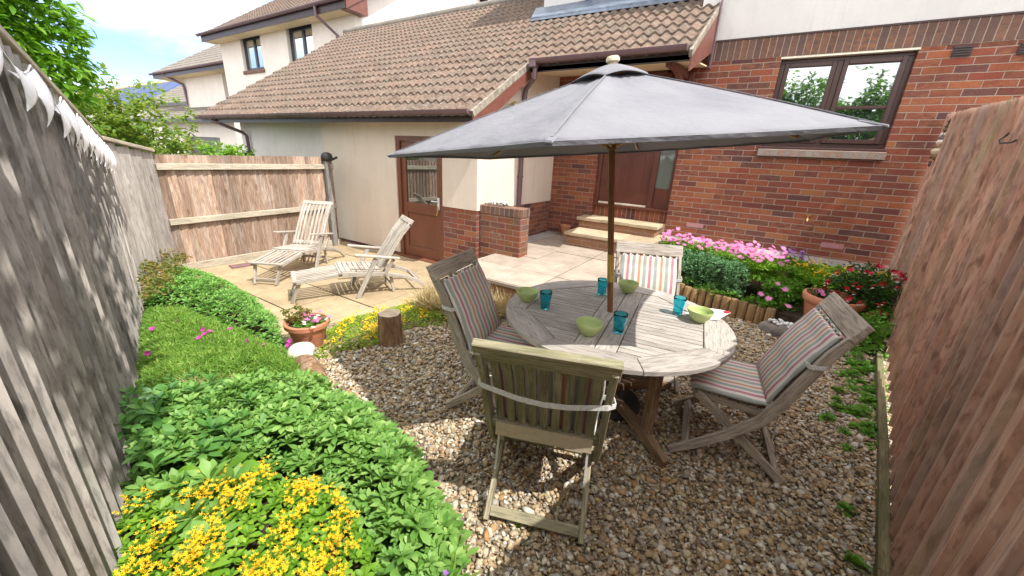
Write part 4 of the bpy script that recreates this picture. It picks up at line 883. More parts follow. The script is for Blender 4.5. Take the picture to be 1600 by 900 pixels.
e1 = nrm(np.cross(axv, (0, 1, 0))); e2 = np.cross(axv, e1)
def tilt_lathe(mb, prof, org, n=24):
    vs = [org+axv*z+r_*(cos(2*pi*k/n)*e1+sin(2*pi*k/n)*e2) for r_, z in prof for k in range(n)]
    mb.add(vs, [(i*n+k, i*n+(k+1) % n, (i+1)*n+(k+1) % n, (i+1)*n+k) for i in range(len(prof)-1) for k in range(n)]); return mb
tilt_lathe(mb, [(0, .062), (.030, .060), (.036, .050), (.036, .036), (.025, .028), (.018, .0)], AP); mb.build('finial', 'finial', par_, smooth=True)
mb = MB(); mb.tube([FOOT, AP], .019, 16); mb.build('pole', 'pole', par_, smooth=True, angle=60)
mb = MB(); J = HOLE+axv*.30; mb.tube([J-axv*.09, J+axv*.09], .0215, 16)
mb.build('pole_joint', 'brass', par_, smooth=True, angle=60)
mb = MB(); mb.tube([J+axv*.07-e1*.02, J+axv*.07-e1*.045, J+axv*.02-e1*.05, J-axv*.0-e1*.03], .003, 6); mb.build('locking_pin', 'iron', par_)
HUB = AP-axv*.385; mb = MB(); tilt_lathe(mb, [(.020, -.03), (.027, -.028), (.027, -.018), (.022, -.012), (.024, .0), (.036, .015), (.040, .03), (.02, .034)], HUB); mb.build('hub', 'pole', par_, smooth=True)
for T_ in tips:
    mb = MB(); dn = np.array([0, 0, -.012]); mb.beam(AP+(T_-AP)*.03+dn, AP+(T_-AP)*.93+dn, .013, .017); rb = mb.build('rib', 'rib', par_, bevel=.002)
    mid = AP+(T_-AP)*.50+dn*1.6; mb = MB(); mb.beam(HUB+nrm(T_-AP)*.03, mid, .012, .016); s_o = mb.build('strut', 'rib', rb, bevel=.002)
mb = MB(); mb.lathe([(0, .16), (.03, .16), (.035, .06), (.20, .055), (.22, .03), (.22, .0)], 28, (FOOT[0], FOOT[1], .02)); mb.build('base', 'iron', par_, smooth=True)

# ================================================================== CHAIRS
CW = .52
def make_chair(wood='teak'):
    t = thing('folding_chair', 'x', 'chair'); hw = CW/2
    stile = [(.335, .025), (.21, .115), (.06, .245), (-.06, .375), (-.125, .50), (-.185, .66), (-.25, .82), (-.328, .955)]
    hs = [.045, .05, .055, .06, .06, .055, .05, .042]
    for s_ in (-1, 1):
        mb = MB(); mb.sweep([(x, s_*(hw-.012), z) for x, z in stile], .024, .05, (0, 1, 0), hs); mb.build('back_stile', wood, t, local=True, bevel=.003)
        mb = MB(); mb.sweep([(.26, s_*(hw-.040), .43), (.23, s_*(hw-.040), .415), (-.245, s_*(hw-.040), .022)], .024, .046, (0, 1, 0)); mb.build('cross_leg', wood, t, local=True, bevel=.003)
        mb = MB(); mb.beam((.275, s_*(hw-.068), .412), (-.11, s_*(hw-.068), .395), .024, .04, (0, 1, 0)); mb.build('seat_rail', wood, t, local=True, bevel=.003)
    mb = MB()
    for k in range(8): x = .262-.047*k; mb.beam((x, -hw+.055, .437-.02*k/7), (x, hw-.055, .437-.02*k/7), .040, .014, (1, 0, 0))
    mb.build('seat_slats', wood, t, local=True, bevel=.003)
    up = nrm((-.105, 0, .18)); mb = MB(); mb.beam((-.322, -hw-.008, .955), (-.322, hw+.008, .955), .034, .10, nrm(np.cross((0, 1, 0), up))); mb.build('top_rail', wood, t, local=True, bevel=.004)
    # the top rail follows the recline: rotate boards by using side = normal of the back
    mb = MB(); mb.beam((-.125, -hw+.024, .49), (-.125, hw-.024, .49), .022, .055, nrm(np.cross((0, 1, 0), nrm((-.05, 0, .14))))); mb.build('lower_rail', wood, t, local=True, bevel=.003)
    mb = MB(); n = 9
    for k in range(n):
        y = -hw+.064+(CW-.128)*k/(n-1); mb.sweep([(-.130, y, .50), (-.180, y, .65), (-.238, y, .79), (-.300, y, .905)], .034, .011, (0, 1, 0))
    mb.build('back_slats', wood, t, local=True, bevel=.002)
    mb = MB(); mb.beam((-.215, -hw+.052, .055), (-.215, hw-.052, .055), .022, .045, nrm((.75, 0, -.62))); mb.build('rear_stretcher', wood, t, local=True, bevel=.003)
    mb = MB(); mb.beam((.255, -hw+.024, .085), (.255, hw-.024, .085), .022, .045, nrm((.75, 0, .62))); mb.build('front_stretcher', wood, t, local=True, bevel=.003)
    return t
def superring(cx, cz, nx_, nz_, wid, th, n=28):
    out = []
    for k in range(n):
        a = 2*pi*k/n; c, s_ = cos(a), sin(a); y = wid/2*abs(c)**.28*(1 if c > 0 else -1); h = th/2*abs(s_)**.75*(1 if s_ > 0 else -1); out.append((cx+nx_*h, y, cz+nz_*h))
    return out
def pad(name, path, wid, th, mat, parent, quilts=3):
    """soft cushion following a path of (x,z) in the chair's frame"""
    fine = []
    for i in range(len(path)-1):
        for j in range(7): t = j/7; fine.append((path[i][0]*(1-t)+path[i+1][0]*t, path[i][1]*(1-t)+path[i+1][1]*t))
    fine.append(path[-1]); mb = MB(); n = 28; m = len(fine); vs = []; acc = 0; us = []
    for i, (x, z) in enumerate(fine):
        a = np.array(fine[min(i+1, m-1)])-np.array(fine[max(i-1, 0)]); a = a/np.linalg.norm(a); nx_, nz_ = -a[1], a[0]
        if i: acc += math.hypot(x-fine[i-1][0], z-fine[i-1][1])
        us.append(acc); e = min(i, m-1-i)/(m-1); th_ = th*min(1, .35+sqrt(e*14)*.65)*(1-.22*abs(cos(pi*quilts*i/(m-1)))**6); w_ = wid*(1-.02*sin(9*i/m))
        vs += superring(x, z, nx_, nz_, w_, th_, n)
    F = []; U = []
    for i in range(m-1):
        for k in range(n):
            k2 = (k+1) % n; F.append((i*n+k, i*n+k2, (i+1)*n+k2, (i+1)*n+k)); ya, yb = vs[i*n+k][1], vs[i*n+k2][1]
            U.append([(ya, us[i]), (yb, us[i]), (yb, us[i+1]), (ya, us[i+1])])
    F += [tuple(range(n-1, -1, -1)), tuple((m-1)*n+k for k in range(n))]; U += [[(vs[j][1], 0) for j in range(n-1, -1, -1)], [(vs[j][1], acc) for j in range(n)]]
    mb.add(vs, F, U); return mb.build(name, mat, parent, local=True, smooth=True, angle=80)
def make_cushion():
    c = thing('chair_cushion', 'x', 'cushion')
    pad('seat_pad', [(.285, .452), (.275, .468), (.12, .466), (-.02, .462), (-.085, .470)], .46, .045, 'stripe', c, 2)
    pad('back_pad', [(-.075, .478), (-.100, .55), (-.150, .68), (-.208, .80), (-.262, .895), (-.268, .905)], .45, .042, 'stripe', c, 3)
    mb = MB(); mb.beam((-.112, -.21, .47), (-.19, -.21, .47), .01, .008); z = .76; hw = CW/2+.006; xb = -.262
    # webbing round the back of the chair
    mb = MB(); P = [(-.17, -hw+.06, z-.015), (-.185, -hw-.004, z-.01), (-.24, -hw-.008, z), (xb, -hw+.02, z), (xb-.012, -.1, z-.022), (xb-.014, .0, z-.028), (xb-.012, .1, z-.022), (xb, hw-.02, z), (-.24, hw+.008, z), (-.185, hw+.004, z-.01), (-.17, hw-.06, z-.015)]
    mb.sweep(P, .022, .004, (0, 0, 1)); mb.build('strap', 'strap', c, local=True)
    mb = MB()
    for k in range(9): y = -.21+.0525*k; mb.tube([(-.255, y, .895), (-.277, y+.01, .915), (-.285, y+.026, .905), (-.27, y+.04, .893)], .007, 6)
    mb.build('scalloped_edge', 'stripe', c, local=True, smooth=True)
    mb = MB(); mb.beam((-.145, -.20, .44), (-.15, -.205, .25), .010, .003, (0, 1, 0)); mb.build('tie', 'strap', c, local=True); mb = MB(); mb.beam((-.14, .20, .44), (-.15, .21, .24), .010, .003, (0, 1, 0)); mb.build('tie', 'strap', c, local=True)
    mb = MB(); mb.beam((-.150, -.215, .475), (-.150, .215, .475), .07, .006, (0, 0, 1)); mb.build('backing', 'cushion_back', c, local=True)
    return c
chair0 = make_chair(); cush0 = make_cushion(); first = True
spots = [((-.625, 1.40), (-.326, .945), 'mossy green-brown folding chair nearest the camera, seen from behind with a strap across its back', 'striped cushion on the chair seen from behind, its white strap across the slats', 'teak_green'),
         ((.17, 2.39), (-.99, -.12), 'grey folding chair right of the table, in profile beside the right fence', 'striped cushion on the right-hand chair, fully in view', 'teak'),
         ((-1.27, 1.90), (.985, .17), 'grey folding chair left of the table with its back to the loungers', 'striped cushion on the left-hand chair, half in parasol shade', 'teak'),
         ((-.56, 2.97), (.38, -.925), 'grey folding chair behind the table, facing the camera in the sun', 'striped cushion upright on the chair behind the table', 'teak_pale')]
for (cx, cy), (fx, fy_), lab, clab, wood in spots:
    for proto, lb, grp in ((chair0, lab, 'folding chairs round the garden table'), (cush0, clab, 'striped cushions on the folding chairs')):
        o = proto if first else copy_tree(proto)
        o.location = (cx, cy, .022); o.rotation_euler = (0, 0, math.atan2(fy_, fx)); o['label'] = lb; o['group'] = grp
        if proto is chair0:
            for ch in o.children:
                if not first: ch.data = ch.data.copy()
                ch.data.materials[0] = M[wood]
    first = False

# ================================================================== STEAMER LOUNGERS
def make_lounger():
    t = thing('steamer_lounger', 'x', 'lounger'); W = .44; hw = W/2
    bk = [(-.19, .30), (-.27, .42), (-.36, .56), (-.45, .70), (-.56, .83)]
    for s_ in (-1, 1):
        mb = MB(); mb.sweep([(x, s_*(hw-.02), z) for x, z in bk], .026, .038, (0, 1, 0)); mb.build('back_stile', 'teak_pale', t, local=True, bevel=.003)
        mb = MB(); mb.beam((.24, s_*(hw+.01), .295), (-.20, s_*(hw+.01), .255), .026, .05, (0, 1, 0)); mb.build('seat_rail', 'teak_pale', t, local=True, bevel=.003)
        mb = MB(); mb.sweep([(-.20, s_*(hw+.01), .255), (-.45, s_*(hw+.01), .20), (-.62, s_*(hw+.01), .12), (-.76, s_*(hw+.01), .01)], .026, .045, (0, 1, 0)); mb.build('rear_leg', 'teak_pale', t, local=True, bevel=.003)
        mb = MB(); mb.beam((.10, s_*(hw+.035), .0), (-.13, s_*(hw+.035), .455), .024, .05, (0, 1, 0)); mb.build('arm_post', 'teak_pale', t, local=True, bevel=.003)
        mb = MB(); mb.beam((-.33, s_*(hw+.035), .43), (-.22, s_*(hw+.02), .25), .024, .035, (0, 1, 0)); mb.build('arm_support', 'teak_pale', t, local=True, bevel=.003)
        mb = MB(); mb.beam((.10, s_*(hw+.04), .515), (-.40, s_*(hw+.04), .435), .055, .022, (0, 1, 0)); mb.build('armrest', 'teak_pale', t, local=True, bevel=.005)
        mb = MB(); mb.beam((.22, s_*(hw-.03), .285), (.70, s_*(hw-.03), .235), .024, .035, (0, 1, 0)); mb.build('footrest_rail', 'teak_pale', t, local=True, bevel=.003)
        mb = MB(); mb.beam((.665, s_*(hw-.055), .235), (.76, s_*(hw-.085), .0), .024, .04, (0, 1, 0)); mb.build('footrest_leg', 'teak_pale', t, local=True, bevel=.003)
        mb = MB(); mb.beam((-.30, s_*(hw-.04), .21), (-.33, s_*(hw-.04), .0), .024, .035, (0, 1, 0)); mb.build('prop_leg', 'teak_pale', t, local=True, bevel=.003)
    mb = MB(); mb.beam((-.57, -hw-.01, .845), (-.57, hw+.01, .845), .028, .06, nrm((.75, 0, .6))); mb.build('headrail', 'teak_pale', t, local=True, bevel=.006)
    mb = MB()
    for k in range(7): y = -hw+.055+(W-.11)*k/6; mb.sweep([(x+.004, y, z) for x, z in bk], .028, .012, (0, 1, 0))
    mb.build('back_slats', 'teak_pale', t, local=True, bevel=.002)
    mb = MB(); mb.beam((-.215, -hw+.03, .33), (-.215, hw-.03, .33), .02, .045, (1, 0, .6)); mb.build('back_rail', 'teak_pale', t, local=True, bevel=.003)
    mb = MB()
    for k in range(8): x = .225-.055*k; mb.beam((x, -hw, .325-.04*k/8), (x, hw, .325-.04*k/8), .045, .012, (1, 0, 0))
    mb.build('seat_slats', 'teak_pale', t, local=True, bevel=.002)
    mb = MB()
    for k in range(7): y = -hw+.04+(W-.08)*k/6; mb.beam((.27, y, .30), (.70, y, .258), .030, .012, (0, 1, 0))
    mb.build('footrest_slats', 'teak_pale', t, local=True, bevel=.002)
    mb = MB(); mb.beam((.715, -hw+.01, .257), (.715, hw-.01, .257), .045, .022, (1, 0, 0)); mb.beam((.25, -hw+.0, .305), (.25, hw, .305), .04, .022, (1, 0, 0)); mb.beam((.74, -hw+.09, .06), (.74, hw-.09, .06), .02, .03, (1, 0, 0)); mb.build('footrest_rail', 'teak_pale', t, local=True, bevel=.003)
    mb = MB(); mb.beam((-.62, -hw, .12), (-.62, hw, .12), .022, .035, (1, 0, 0)); mb.beam((-.32, -hw+.03, .09), (-.32, hw-.03, .09), .022, .035, (1, 0, 0)); mb.build('stretcher', 'teak_pale', t, local=True, bevel=.003)
    return t
l0 = make_lounger(); l1 = copy_tree(l0)
for o, (x, y), (hx, hy), lb in ((l0, (-5.24, 2.82), (.47, -.88), 'bleached wooden steamer lounger nearer the pale fence panel'), (l1, (-3.84, 2.765), (-.46, -.89), 'bleached wooden steamer lounger nearer the brown side door, seen from its side')):
    o.location = (x, y, .018); o.rotation_euler = (0, 0, math.atan2(hy, hx)); o['label'] = lb; o['group'] = 'steamer loungers on the buff patio'

# ================================================================== TABLEWARE
def make_bowl():
    mb = MB(); mb.lathe([(0, .004), (.030, .004), (.032, .0), (.036, .002), (.045, .012), (.062, .035), (.073, .058), (.0785, .077), (.077, .0795), (.074, .078), (.069, .058), (.058, .036), (.042, .016), (.025, .010), (0, .009)], 40)
    return tag(mb.build('bowl', 'bowl', smooth=True, angle=50), 'x', 'bowl', 'green bowls on the garden table')
def make_glass():
    n = 40; prof = [(0, .0), (.026, .0), (.029, .003), (.030, .012), (.0315, .03), (.0335, .055), (.0375, .075), (.0395, .10), (.041, .118), (.0400, .1195), (.0385, .118), (.0368, .10), (.0345, .076), (.0305, .056), (.0285, .03), (.027, .014), (.020, .010), (0, .010)]
    vs = []
    for i, (r_, z) in enumerate(prof):
        for k in range(n):
            t = 2*pi*k/n; fl = (1-.035*abs(cos(5*t))**1.5) if (2 <= i <= 5) else 1.; vs.append((r_*fl*cos(t), r_*fl*sin(t), z))
    mb = MB(); mb.add(vs, [(i*n+k, i*n+(k+1) % n, (i+1)*n+(k+1) % n, (i+1)*n+k) for i in range(len(prof)-1) for k in range(n)])
    return tag(mb.build('tumbler', 'glassware', smooth=True, angle=50), 'x', 'drinking glass', 'turquoise tumblers on the garden table')
b0 = make_bowl(); g0 = make_glass()
for i, ((x, y), lb) in enumerate((((-1.19, 2.14), 'green bowl at the left edge of the table'), ((-.65, 1.91), 'green bowl nearest the camera on the table'), ((-.69, 2.80), 'green bowl in front of the far striped chair'), ((-.155, 2.54), 'sunlit green bowl at the right of the table beside the white paper'))):
    o = b0 if i == 0 else copy_tree(b0); o.location = (x, y, TZ+.003); o['label'] = lb; o.rotation_euler = (0, 0, i*1.3)
for i, ((x, y), lb) in enumerate((((-1.03, 2.10), 'turquoise tumbler beside the left green bowl'), ((-.52, 2.05), 'turquoise tumbler nearest the parasol pole, front of the table'), ((-.83, 2.62), 'turquoise tumbler partly hidden behind the parasol pole'), ((-.29, 2.58), 'sunlit turquoise tumbler beside the right green bowl'))):
    o = g0 if i == 0 else copy_tree(g0); o.location = (x, y, TZ+.003); o['label'] = lb; o.rotation_euler = (0, 0, i*.7)
mb = MB(); V = []; F = []
nx_, ny_ = 10, 6
for i in range(nx_+1):
    for j in range(ny_+1):
        u, v = i/nx_, j/ny_; V.append((-.25+.20*u+.06*v, 2.62+.22*v-.01*u, TZ+.006+.012*abs(sin(4*u+2*v))*u))
for i in range(nx_):
    for j in range(ny_): a = i*(ny_+1)+j; F.append((a, a+ny_+1, a+ny_+2, a+1))
nap = thing('paper', 'crumpled white paper with red print under the right bowl', 'paper', (-.13, 2.8, TZ))
npmesh('sheet', V, F, 'napkin', nap, smooth=True)
mb = MB(); mb.beam((-.03, 2.78, TZ+.021), (.0, 2.81, TZ+.021), .03, .002, (1, -1, 0)); mb.build('print', 'red_print', nap)

# ================================================================== BUNTING
bun = thing('bunting', 'string of pale fabric pennants pinned along the left fence top', 'bunting', (-3.0, .45, 1.8))
fdir = nrm((6.06, -1.77, 0)); fin_ = np.array([.28, .96, 0]); F0 = np.array([-5.61, 1.18, 0.])
def fp(L, z, o=.045): return F0+fdir*L+fin_*o+np.array([0, 0, z])
ltop = lambda L: 1.62+.89*L/6.31
pins = [.25, .7, 1.15, 1.62, 2.12, 2.75, 3.45, 4.2]; cord = []
for i in range(len(pins)-1):
    for j in range(7):
        t = j/7; L_a = pins[i]*(1-t)+pins[i+1]*t; cord.append(fp(L_a, ltop(L_a)-.06-.10*4*t*(1-t), .068))
mb = MB(); mb.tube(cord, .004, 5); mb.build('cord', 'bunting', bun)
k = 0
for i in range(len(pins)-1):
    span = pins[i+1]-pins[i]; nfl = 2
    for q in range(nfl):
        ta, tb = (q+.06)/nfl, (q+.94)/nfl; V = []; F = []
        for a in range(9):
            u = a/8; t = ta+(tb-ta)*u; L_a = pins[i]+span*t; zt = ltop(L_a)-.065-.10*4*t*(1-t)
            for b in range(9):
                v = b/8; um = u+(.5-u)*v; t2 = ta+(tb-ta)*um; Lb = pins[i]+span*t2; wd = (1-v)
                V.append(fp(Lb+.02*v*sin(k*2.1), zt*(1-v)+(ltop(Lb)-.10-.25)*v, .062+.05*sin(pi*v*.85)+.035*(.5-u)*(1-v)))
        for a in range(8):
            for b in range(8): p = a*9+b; F.append((p, p+9, p+10, p+1))
        o = npmesh('pennant', V, F, 'bunting', bun, smooth=True); o.modifiers.new('s', 'SOLIDIFY').thickness = .002; k += 1

# ================================================================== SMALL THINGS
mb = MB(); tb = thing('post_cap', 'black rounded cover sitting on top of the fence post by the house wall', 'post cap', (-6.13, 3.95, 1.44))
mb.lathe([(0, .0), (.07, .0), (.085, .02), (.09, .07), (.075, .11), (.04, .13), (0, .135)], 16, (-6.14, 3.95, 1.44), .04); mb.build('cover', 'iron', tb, smooth=True)
mb = MB(); mb.beam((-6.16, 4.0, 1.44), (-6.12, 4.12, 1.5), .05, .03); mb.build('bracket', 'iron', tb)
mb = MB(); mb.beam((-5.96, 2.22, .022), (-5.86, 3.10, .022), .16, .012, (1, 0, 0)); tag(mb.build('mat_strip', 'mat', bevel=.003), 'purple-brown flat strip lying along the foot of the pale fence panel', 'mat')
# driftwood on the stub wall
dw = thing('driftwood_pile', 'small tangle of pale driftwood and stones on top of the brick stub wall', 'driftwood', (-3.05, 4.45, 1.0))
for k in range(7):
    x = -3.2+.05*k; mb = MB(); mb.tube([(x-.05, 4.42+random.uniform(-.04, .04), 1.015+.012*(k % 2)), (x, 4.44+random.uniform(-.03, .03), 1.03+.015*(k % 3)), (x+.06, 4.43+random.uniform(-.05, .05), 1.022+.01*(k % 2))], [.010, .016, .008], 8); mb.build('piece', 'grey_rock' if k % 3 == 0 else 'white_stone', dw, smooth=True)
# hanging shell and driftwood string on the right fence
hs_ = thing('hanging_ornament', 'string of shells and driftwood hanging near the far top of the right fence', 'ornament', (1.49, 6.0, 2.1))
for k, (z, r_, m_) in enumerate(((2.215, .018, 'iron'), (2.17, .022, 'bark'), (2.135, .026, 'bark'), (2.09, .030, 'white_stone'), (2.055, .034, 'grey_rock'), (2.015, .036, 'white_stone'), (1.975, .040, 'bark'), (1.925, .046, 'finial'), (1.87, .040, 'bark'))):
    mb = MB(); x, y = 1.49-.002*k, 6.0-.006*k; mb.lathe([(0, -r_*.9), (r_*.7, -r_*.6), (r_, 0), (r_*.6, r_*.6), (0, r_*.8)], 9, (x, y, z), .2); mb.build('bead', m_, hs_)
mb = MB(); mb.tube([(1.485, 6.0, 2.24), (1.47, 5.97, 2.1), (1.46, 5.95, 1.84)], .006, 6); mb.build('cord', 'iron', hs_)
mb = MB(); c_ = np.array([1.445, 5.94, 1.80]); mb.tube([c_+np.array([.0, .028*cos(t), .028*sin(t)]) for t in np.linspace(0, 2*pi, 13)], .005, 6); mb.build('ring', 'iron', hs_)
mb = MB(); q = [onx(*p, 1.085) for p in ((1580, 208), (1574, 212), (1571, 219), (1576, 224), (1592, 223), (1606, 219))]; q = [np.array([1.06+.149*(p[1]-3.0)-.035-(.02 if i in (2, 3) else 0), p[1], p[2]]) for i, p in enumerate(q)]; mb.tube(q, .0045, 6); tag(mb.build('wire_hook', 'iron', smooth=True), 'bent rusty wire hook on the near part of the right fence', 'hook')

# pots
def pot(name, label, c, r_top, r_bot, h, wob=0, cat_='plant pot'):
    t = thing(name, label, cat_, c); x, y, z = c; rt = r_top
    mb = MB(); mb.lathe([(0, .0), (r_bot, .0), (r_bot+(rt-r_bot)*.75, h*.78), (rt*.955, h*.80), (rt, h*.83), (rt*1.02, h*.97), (rt*.99, h), (rt*.90, h), (rt*.87, h*.85), (rt*.6, h*.3)], 36, c, wob); mb.build('pot_body', 'terracotta', t, smooth=True, angle=40)
    mb = MB(); mb.lathe([(0, h*.86), (rt*.86, h*.84)], 20, c); mb.build('compost', 'soil', t); return t
potL = pot('planter', 'terracotta bowl planter of pink flowers and red-green foliage beside the log stump', (-3.02, 1.60, .015), .175, .10, .24)
potR = pot('planter', 'large terracotta pot of red and white fuchsia in the bed by the right fence', (.86, 4.84, .08), .255, .16, .40)
pot('plant_pot', 'small empty terracotta pot on the porch paving beside the steps', (-2.80, 6.30, UP), .105, .065, .19)
# log stump
stp = thing('log_stump', 'upright cut log with peeling bark at the edge of the gravel', 'log', (-2.52, 2.06, .02))
mb = MB(); mb.lathe([(.115, .0), (.108, .03), (.102, .12), (.10, .2), (.098, .27), (.094, .285)], 40, (-2.52, 2.06, .02), .035); mb.build('trunk', 'bark', stp, smooth=True)
mb = MB(); mb.lathe([(.094, .285), (.05, .287), (.0, .287)], 40, (0, 0, 0), .035); o = mb.build('cut_end', 'ring', stp, local=True)
lg = thing('log', 'rough bark-covered log lying between the left bed and the gravel', 'log', (-2.5, 1.28, .05))
P = [(-2.72, 1.36, .07), (-2.62, 1.335, .10), (-2.48, 1.30, .10), (-2.33, 1.25, .08), (-2.24, 1.21, .05)]
mb = MB(); mb.tube(P, [.055, .075, .08, .075, .05], 18); mb.build('trunk', 'bark', lg, smooth=True, angle=60)
def rock(name, label, c, r_, sc, mat, cat_='rock', seed=0):
    g = np.random.default_rng(seed); mb = MB(); import bmesh as _b
    bm = _b.new(); _b.ops.create_icosphere(bm, subdivisions=3, radius=1.)
    k_ = g.normal(size=(6, 3)); k_ /= np.linalg.norm(k_, axis=1)[:, None]; am = g.uniform(.04, .16, 6)
    for v in bm.verts:
        p = np.array(v.co); s_ = 1+sum(a*sin(3.1*(p@q)+i) for i, (a, q) in enumerate(zip(am, k_))); p = p*s_*r_*np.array(sc); v.co = p+np.array(c)
    me = bpy.data.meshes.new(name); bm.to_mesh(me); bm.free(); me.materials.append(M[mat]); me.polygons.foreach_set('use_smooth', [True]*len(me.polygons)); o = bpy.data.objects.new(name, me); COL.objects.link(o)
    return tag(o, label, cat_) if label else o
rock('rock', 'smooth white rock beside the lying log and the terracotta bowl', (-2.80, 1.42, .09), .10, (1, 1.0, .75), 'white_stone', seed=3)
rb_ = rock('hollow_stone', None, (.50, 4.62, .07), .16, (1.1, .8, .62), 'grey_rock', seed=5)
hw_ = thing('stone_dish', 'dark hollow stone filled with white pebbles in front of the large terracotta pot', 'stone dish', (.50, 4.62, .02)); par(rb_, hw_)
for k in range(26):
    a_ = random.random()*2*pi; rr_ = sqrt(random.random())*.11; o = rock('pebble', None, (.50+rr_*cos(a_)*1.1, 4.60+rr_*sin(a_)*.75, .150+.02*random.random()), random.uniform(.014, .024), (1, .9, .7), 'white_pebble', seed=k); par(o, hw_)
# log roll edging
lr = thing('log_roll_edging', 'row of short upright round logs edging the flower bed', 'edging', (-.3, 5.0, 0))
E0 = np.array([-.98, 5.20]); E1 = np.array([.42, 4.74]); nL = 16
for k in range(nL):
    p = E0+(E1-E0)*(k+.5)/nL+np.array([0, .03*sin(k)]) ; r_ = np.linalg.norm(E1-E0)/nL*.5*random.uniform(.94, 1.0); h_ = .235+random.uniform(-.012, .012)
    mb = MB(); mb.lathe([(r_, 0), (r_, h_-.008), (r_*.88, h_), (0, h_)], 16, (p[0], p[1], 0), .02); mb.build('log', 'logroll', lr, smooth=True, angle=40)

# ================================================================== GRAVEL STONES
def blobT(seed, n=1):
    g = np.random.default_rng(seed); ph = (1+5**.5)/2
    v = np.array([(-1, ph, 0), (1, ph, 0), (-1, -ph, 0), (1, -ph, 0), (0, -1, ph), (0, 1, ph), (0, -1, -ph), (0, 1, -ph), (ph, 0, -1), (ph, 0, 1), (-ph, 0, -1), (-ph, 0, 1)], float); v /= np.linalg.norm(v[0])
    f = np.array([(0, 11, 5), (0, 5, 1), (0, 1, 7), (0, 7, 10), (0, 10, 11), (1, 5, 9), (5, 11, 4), (11, 10, 2), (10, 7, 6), (7, 1, 8), (3, 9, 4), (3, 4, 2), (3, 2, 6), (3, 6, 8), (3, 8, 9), (4, 9, 5), (2, 4, 11), (6, 2, 10), (8, 6, 7), (9, 8, 1)])
    return v*g.uniform(.72, 1.12, (12, 1)), f
gpoly = [(-2.95, 1.52), (-2.6, 1.25), (-1.95, 1.2), (-1.5, 1.12), (-1.1, 1.0), (-.7, .80), (-.45, .5), (-.4, .1), (.5, -.1), (1.06, 3.0), (1.32, 4.62), (.42, 4.72), (-1.0, 5.15), (-1.05, 3.3), (-2.1, 3.2), (-2.45, 2.6), (-2.7, 2.1)]
PS = sample(gpoly, 7200); dist = np.linalg.norm(PS, axis=1); keep = RNG.random(len(PS)) < np.clip(1.35-dist*.16, .38, 1); PS = PS[keep]
rad = RNG.gamma(5, .00175, len(PS)).clip(.004, .023)*np.clip(.92+np.linalg.norm(PS, axis=1)*.07, 1, 1.35)
parts = []
for q in range(8):
    I = np.arange(q, len(PS), 8); n = len(I); T, F = blobT(q); P = np.column_stack([PS[I], .012+rad[I]*.35+RNG.uniform(0, .014, n)])
    ax = RNG.normal(size=(n, 3)); ax[:, 2] *= .3; up = RNG.normal(size=(n, 3))*.35; up[:, 2] += 1; B = basis(ax, up); sc = np.column_stack([rad[I]*RNG.uniform(1.0, 1.55, n), rad[I]*RNG.uniform(.75, 1.1, n), rad[I]*RNG.uniform(.38, .7, n)])
    parts.append(scat(T, F, P, B, sc))
V, F = cat(parts); tag(npmesh('gravel', V, F, 'stone'), 'mixed brown, cream and grey gravel stones covering the dining area', 'gravel', kind='stuff')
print('stones', len(PS))

# ================================================================== PLANTS
def unit(n): v = RNG.normal(size=(n, 3)); return v/np.linalg.norm(v, axis=1)[:, None]
def rosettes(C, nleaf, L, wr, elev=(78, 12), T=None, p=1.7, tilt=.25, Lvar=.25, seg=4):
    """rosettes of leaves at the points C (n,3)"""
    T, F = leafT(wr, seg, .10, .28, p) if T is None else T; n = len(C); k = np.arange(nleaf)
    az = (k*2.39996)[None]+RNG.uniform(0, 6.28, (n, 1))+RNG.normal(0, .15, (n, nleaf)); fr = (k/(nleaf-1))[None]; el = np.radians(elev[0]+(elev[1]-elev[0])*fr**.8+RNG.normal(0, 7, (n, nleaf)))
    ax = np.stack([np.cos(el)*np.cos(az), np.cos(el)*np.sin(az), np.sin(el)], -1); tl = RNG.normal(0, tilt, (n, 1, 3)); tl[..., 2] = 0; ax = ax+tl
    up = np.stack([-np.sin(el)*np.cos(az), -np.sin(el)*np.sin(az), np.cos(el)], -1)+tl*.2; s_ = L*(.5+.5*fr**.6)*RNG.uniform(1-Lvar, 1+Lvar, (n, 1))*RNG.uniform(.85, 1.15, (n, nleaf))
    P = np.repeat(C[:, None], nleaf, 1)+np.stack([0*fr, 0*fr, -fr*L*.35], -1)
    return scat(T, F, P.reshape(-1, 3), basis(ax.reshape(-1, 3), up.reshape(-1, 3)), s_.reshape(-1))
def tufts(C, nb, L, wr, spread=.5, seg=3, curl=.3):
    T, F = leafT(wr, seg, .05, curl); n = len(C); ax = RNG.normal(0, spread, (n, nb, 3)); ax[..., 2] = 1.; ax = ax.reshape(-1, 3); P = np.repeat(C[:, None], nb, 1)+RNG.normal(0, .008, (n, nb, 3)); s_ = L*RNG.uniform(.5, 1.15, n*nb)
    return scat(T, F, P.reshape(-1, 3), basis(ax, RNG.normal(size=(n*nb, 3))), s_)
def clumps(P, nl, rad_, L, wr, seg=2, upb=.6):
    """small leaf clumps facing outwards/upwards around the points P"""
    T, F = leafT(wr, seg, .12, .2); n = len(P); ax = unit(n*nl); ax[:, 2] = ax[:, 2]*.6+.15; up = RNG.normal(0, .6, (n*nl, 3)); up[:, 2] += upb; Q = np.repeat(P, nl, 0)+unit(n*nl)*rad_*RNG.random((n*nl, 1))
    return scat(T, F, Q, basis(ax, up), L*RNG.uniform(.6, 1.25, n*nl))
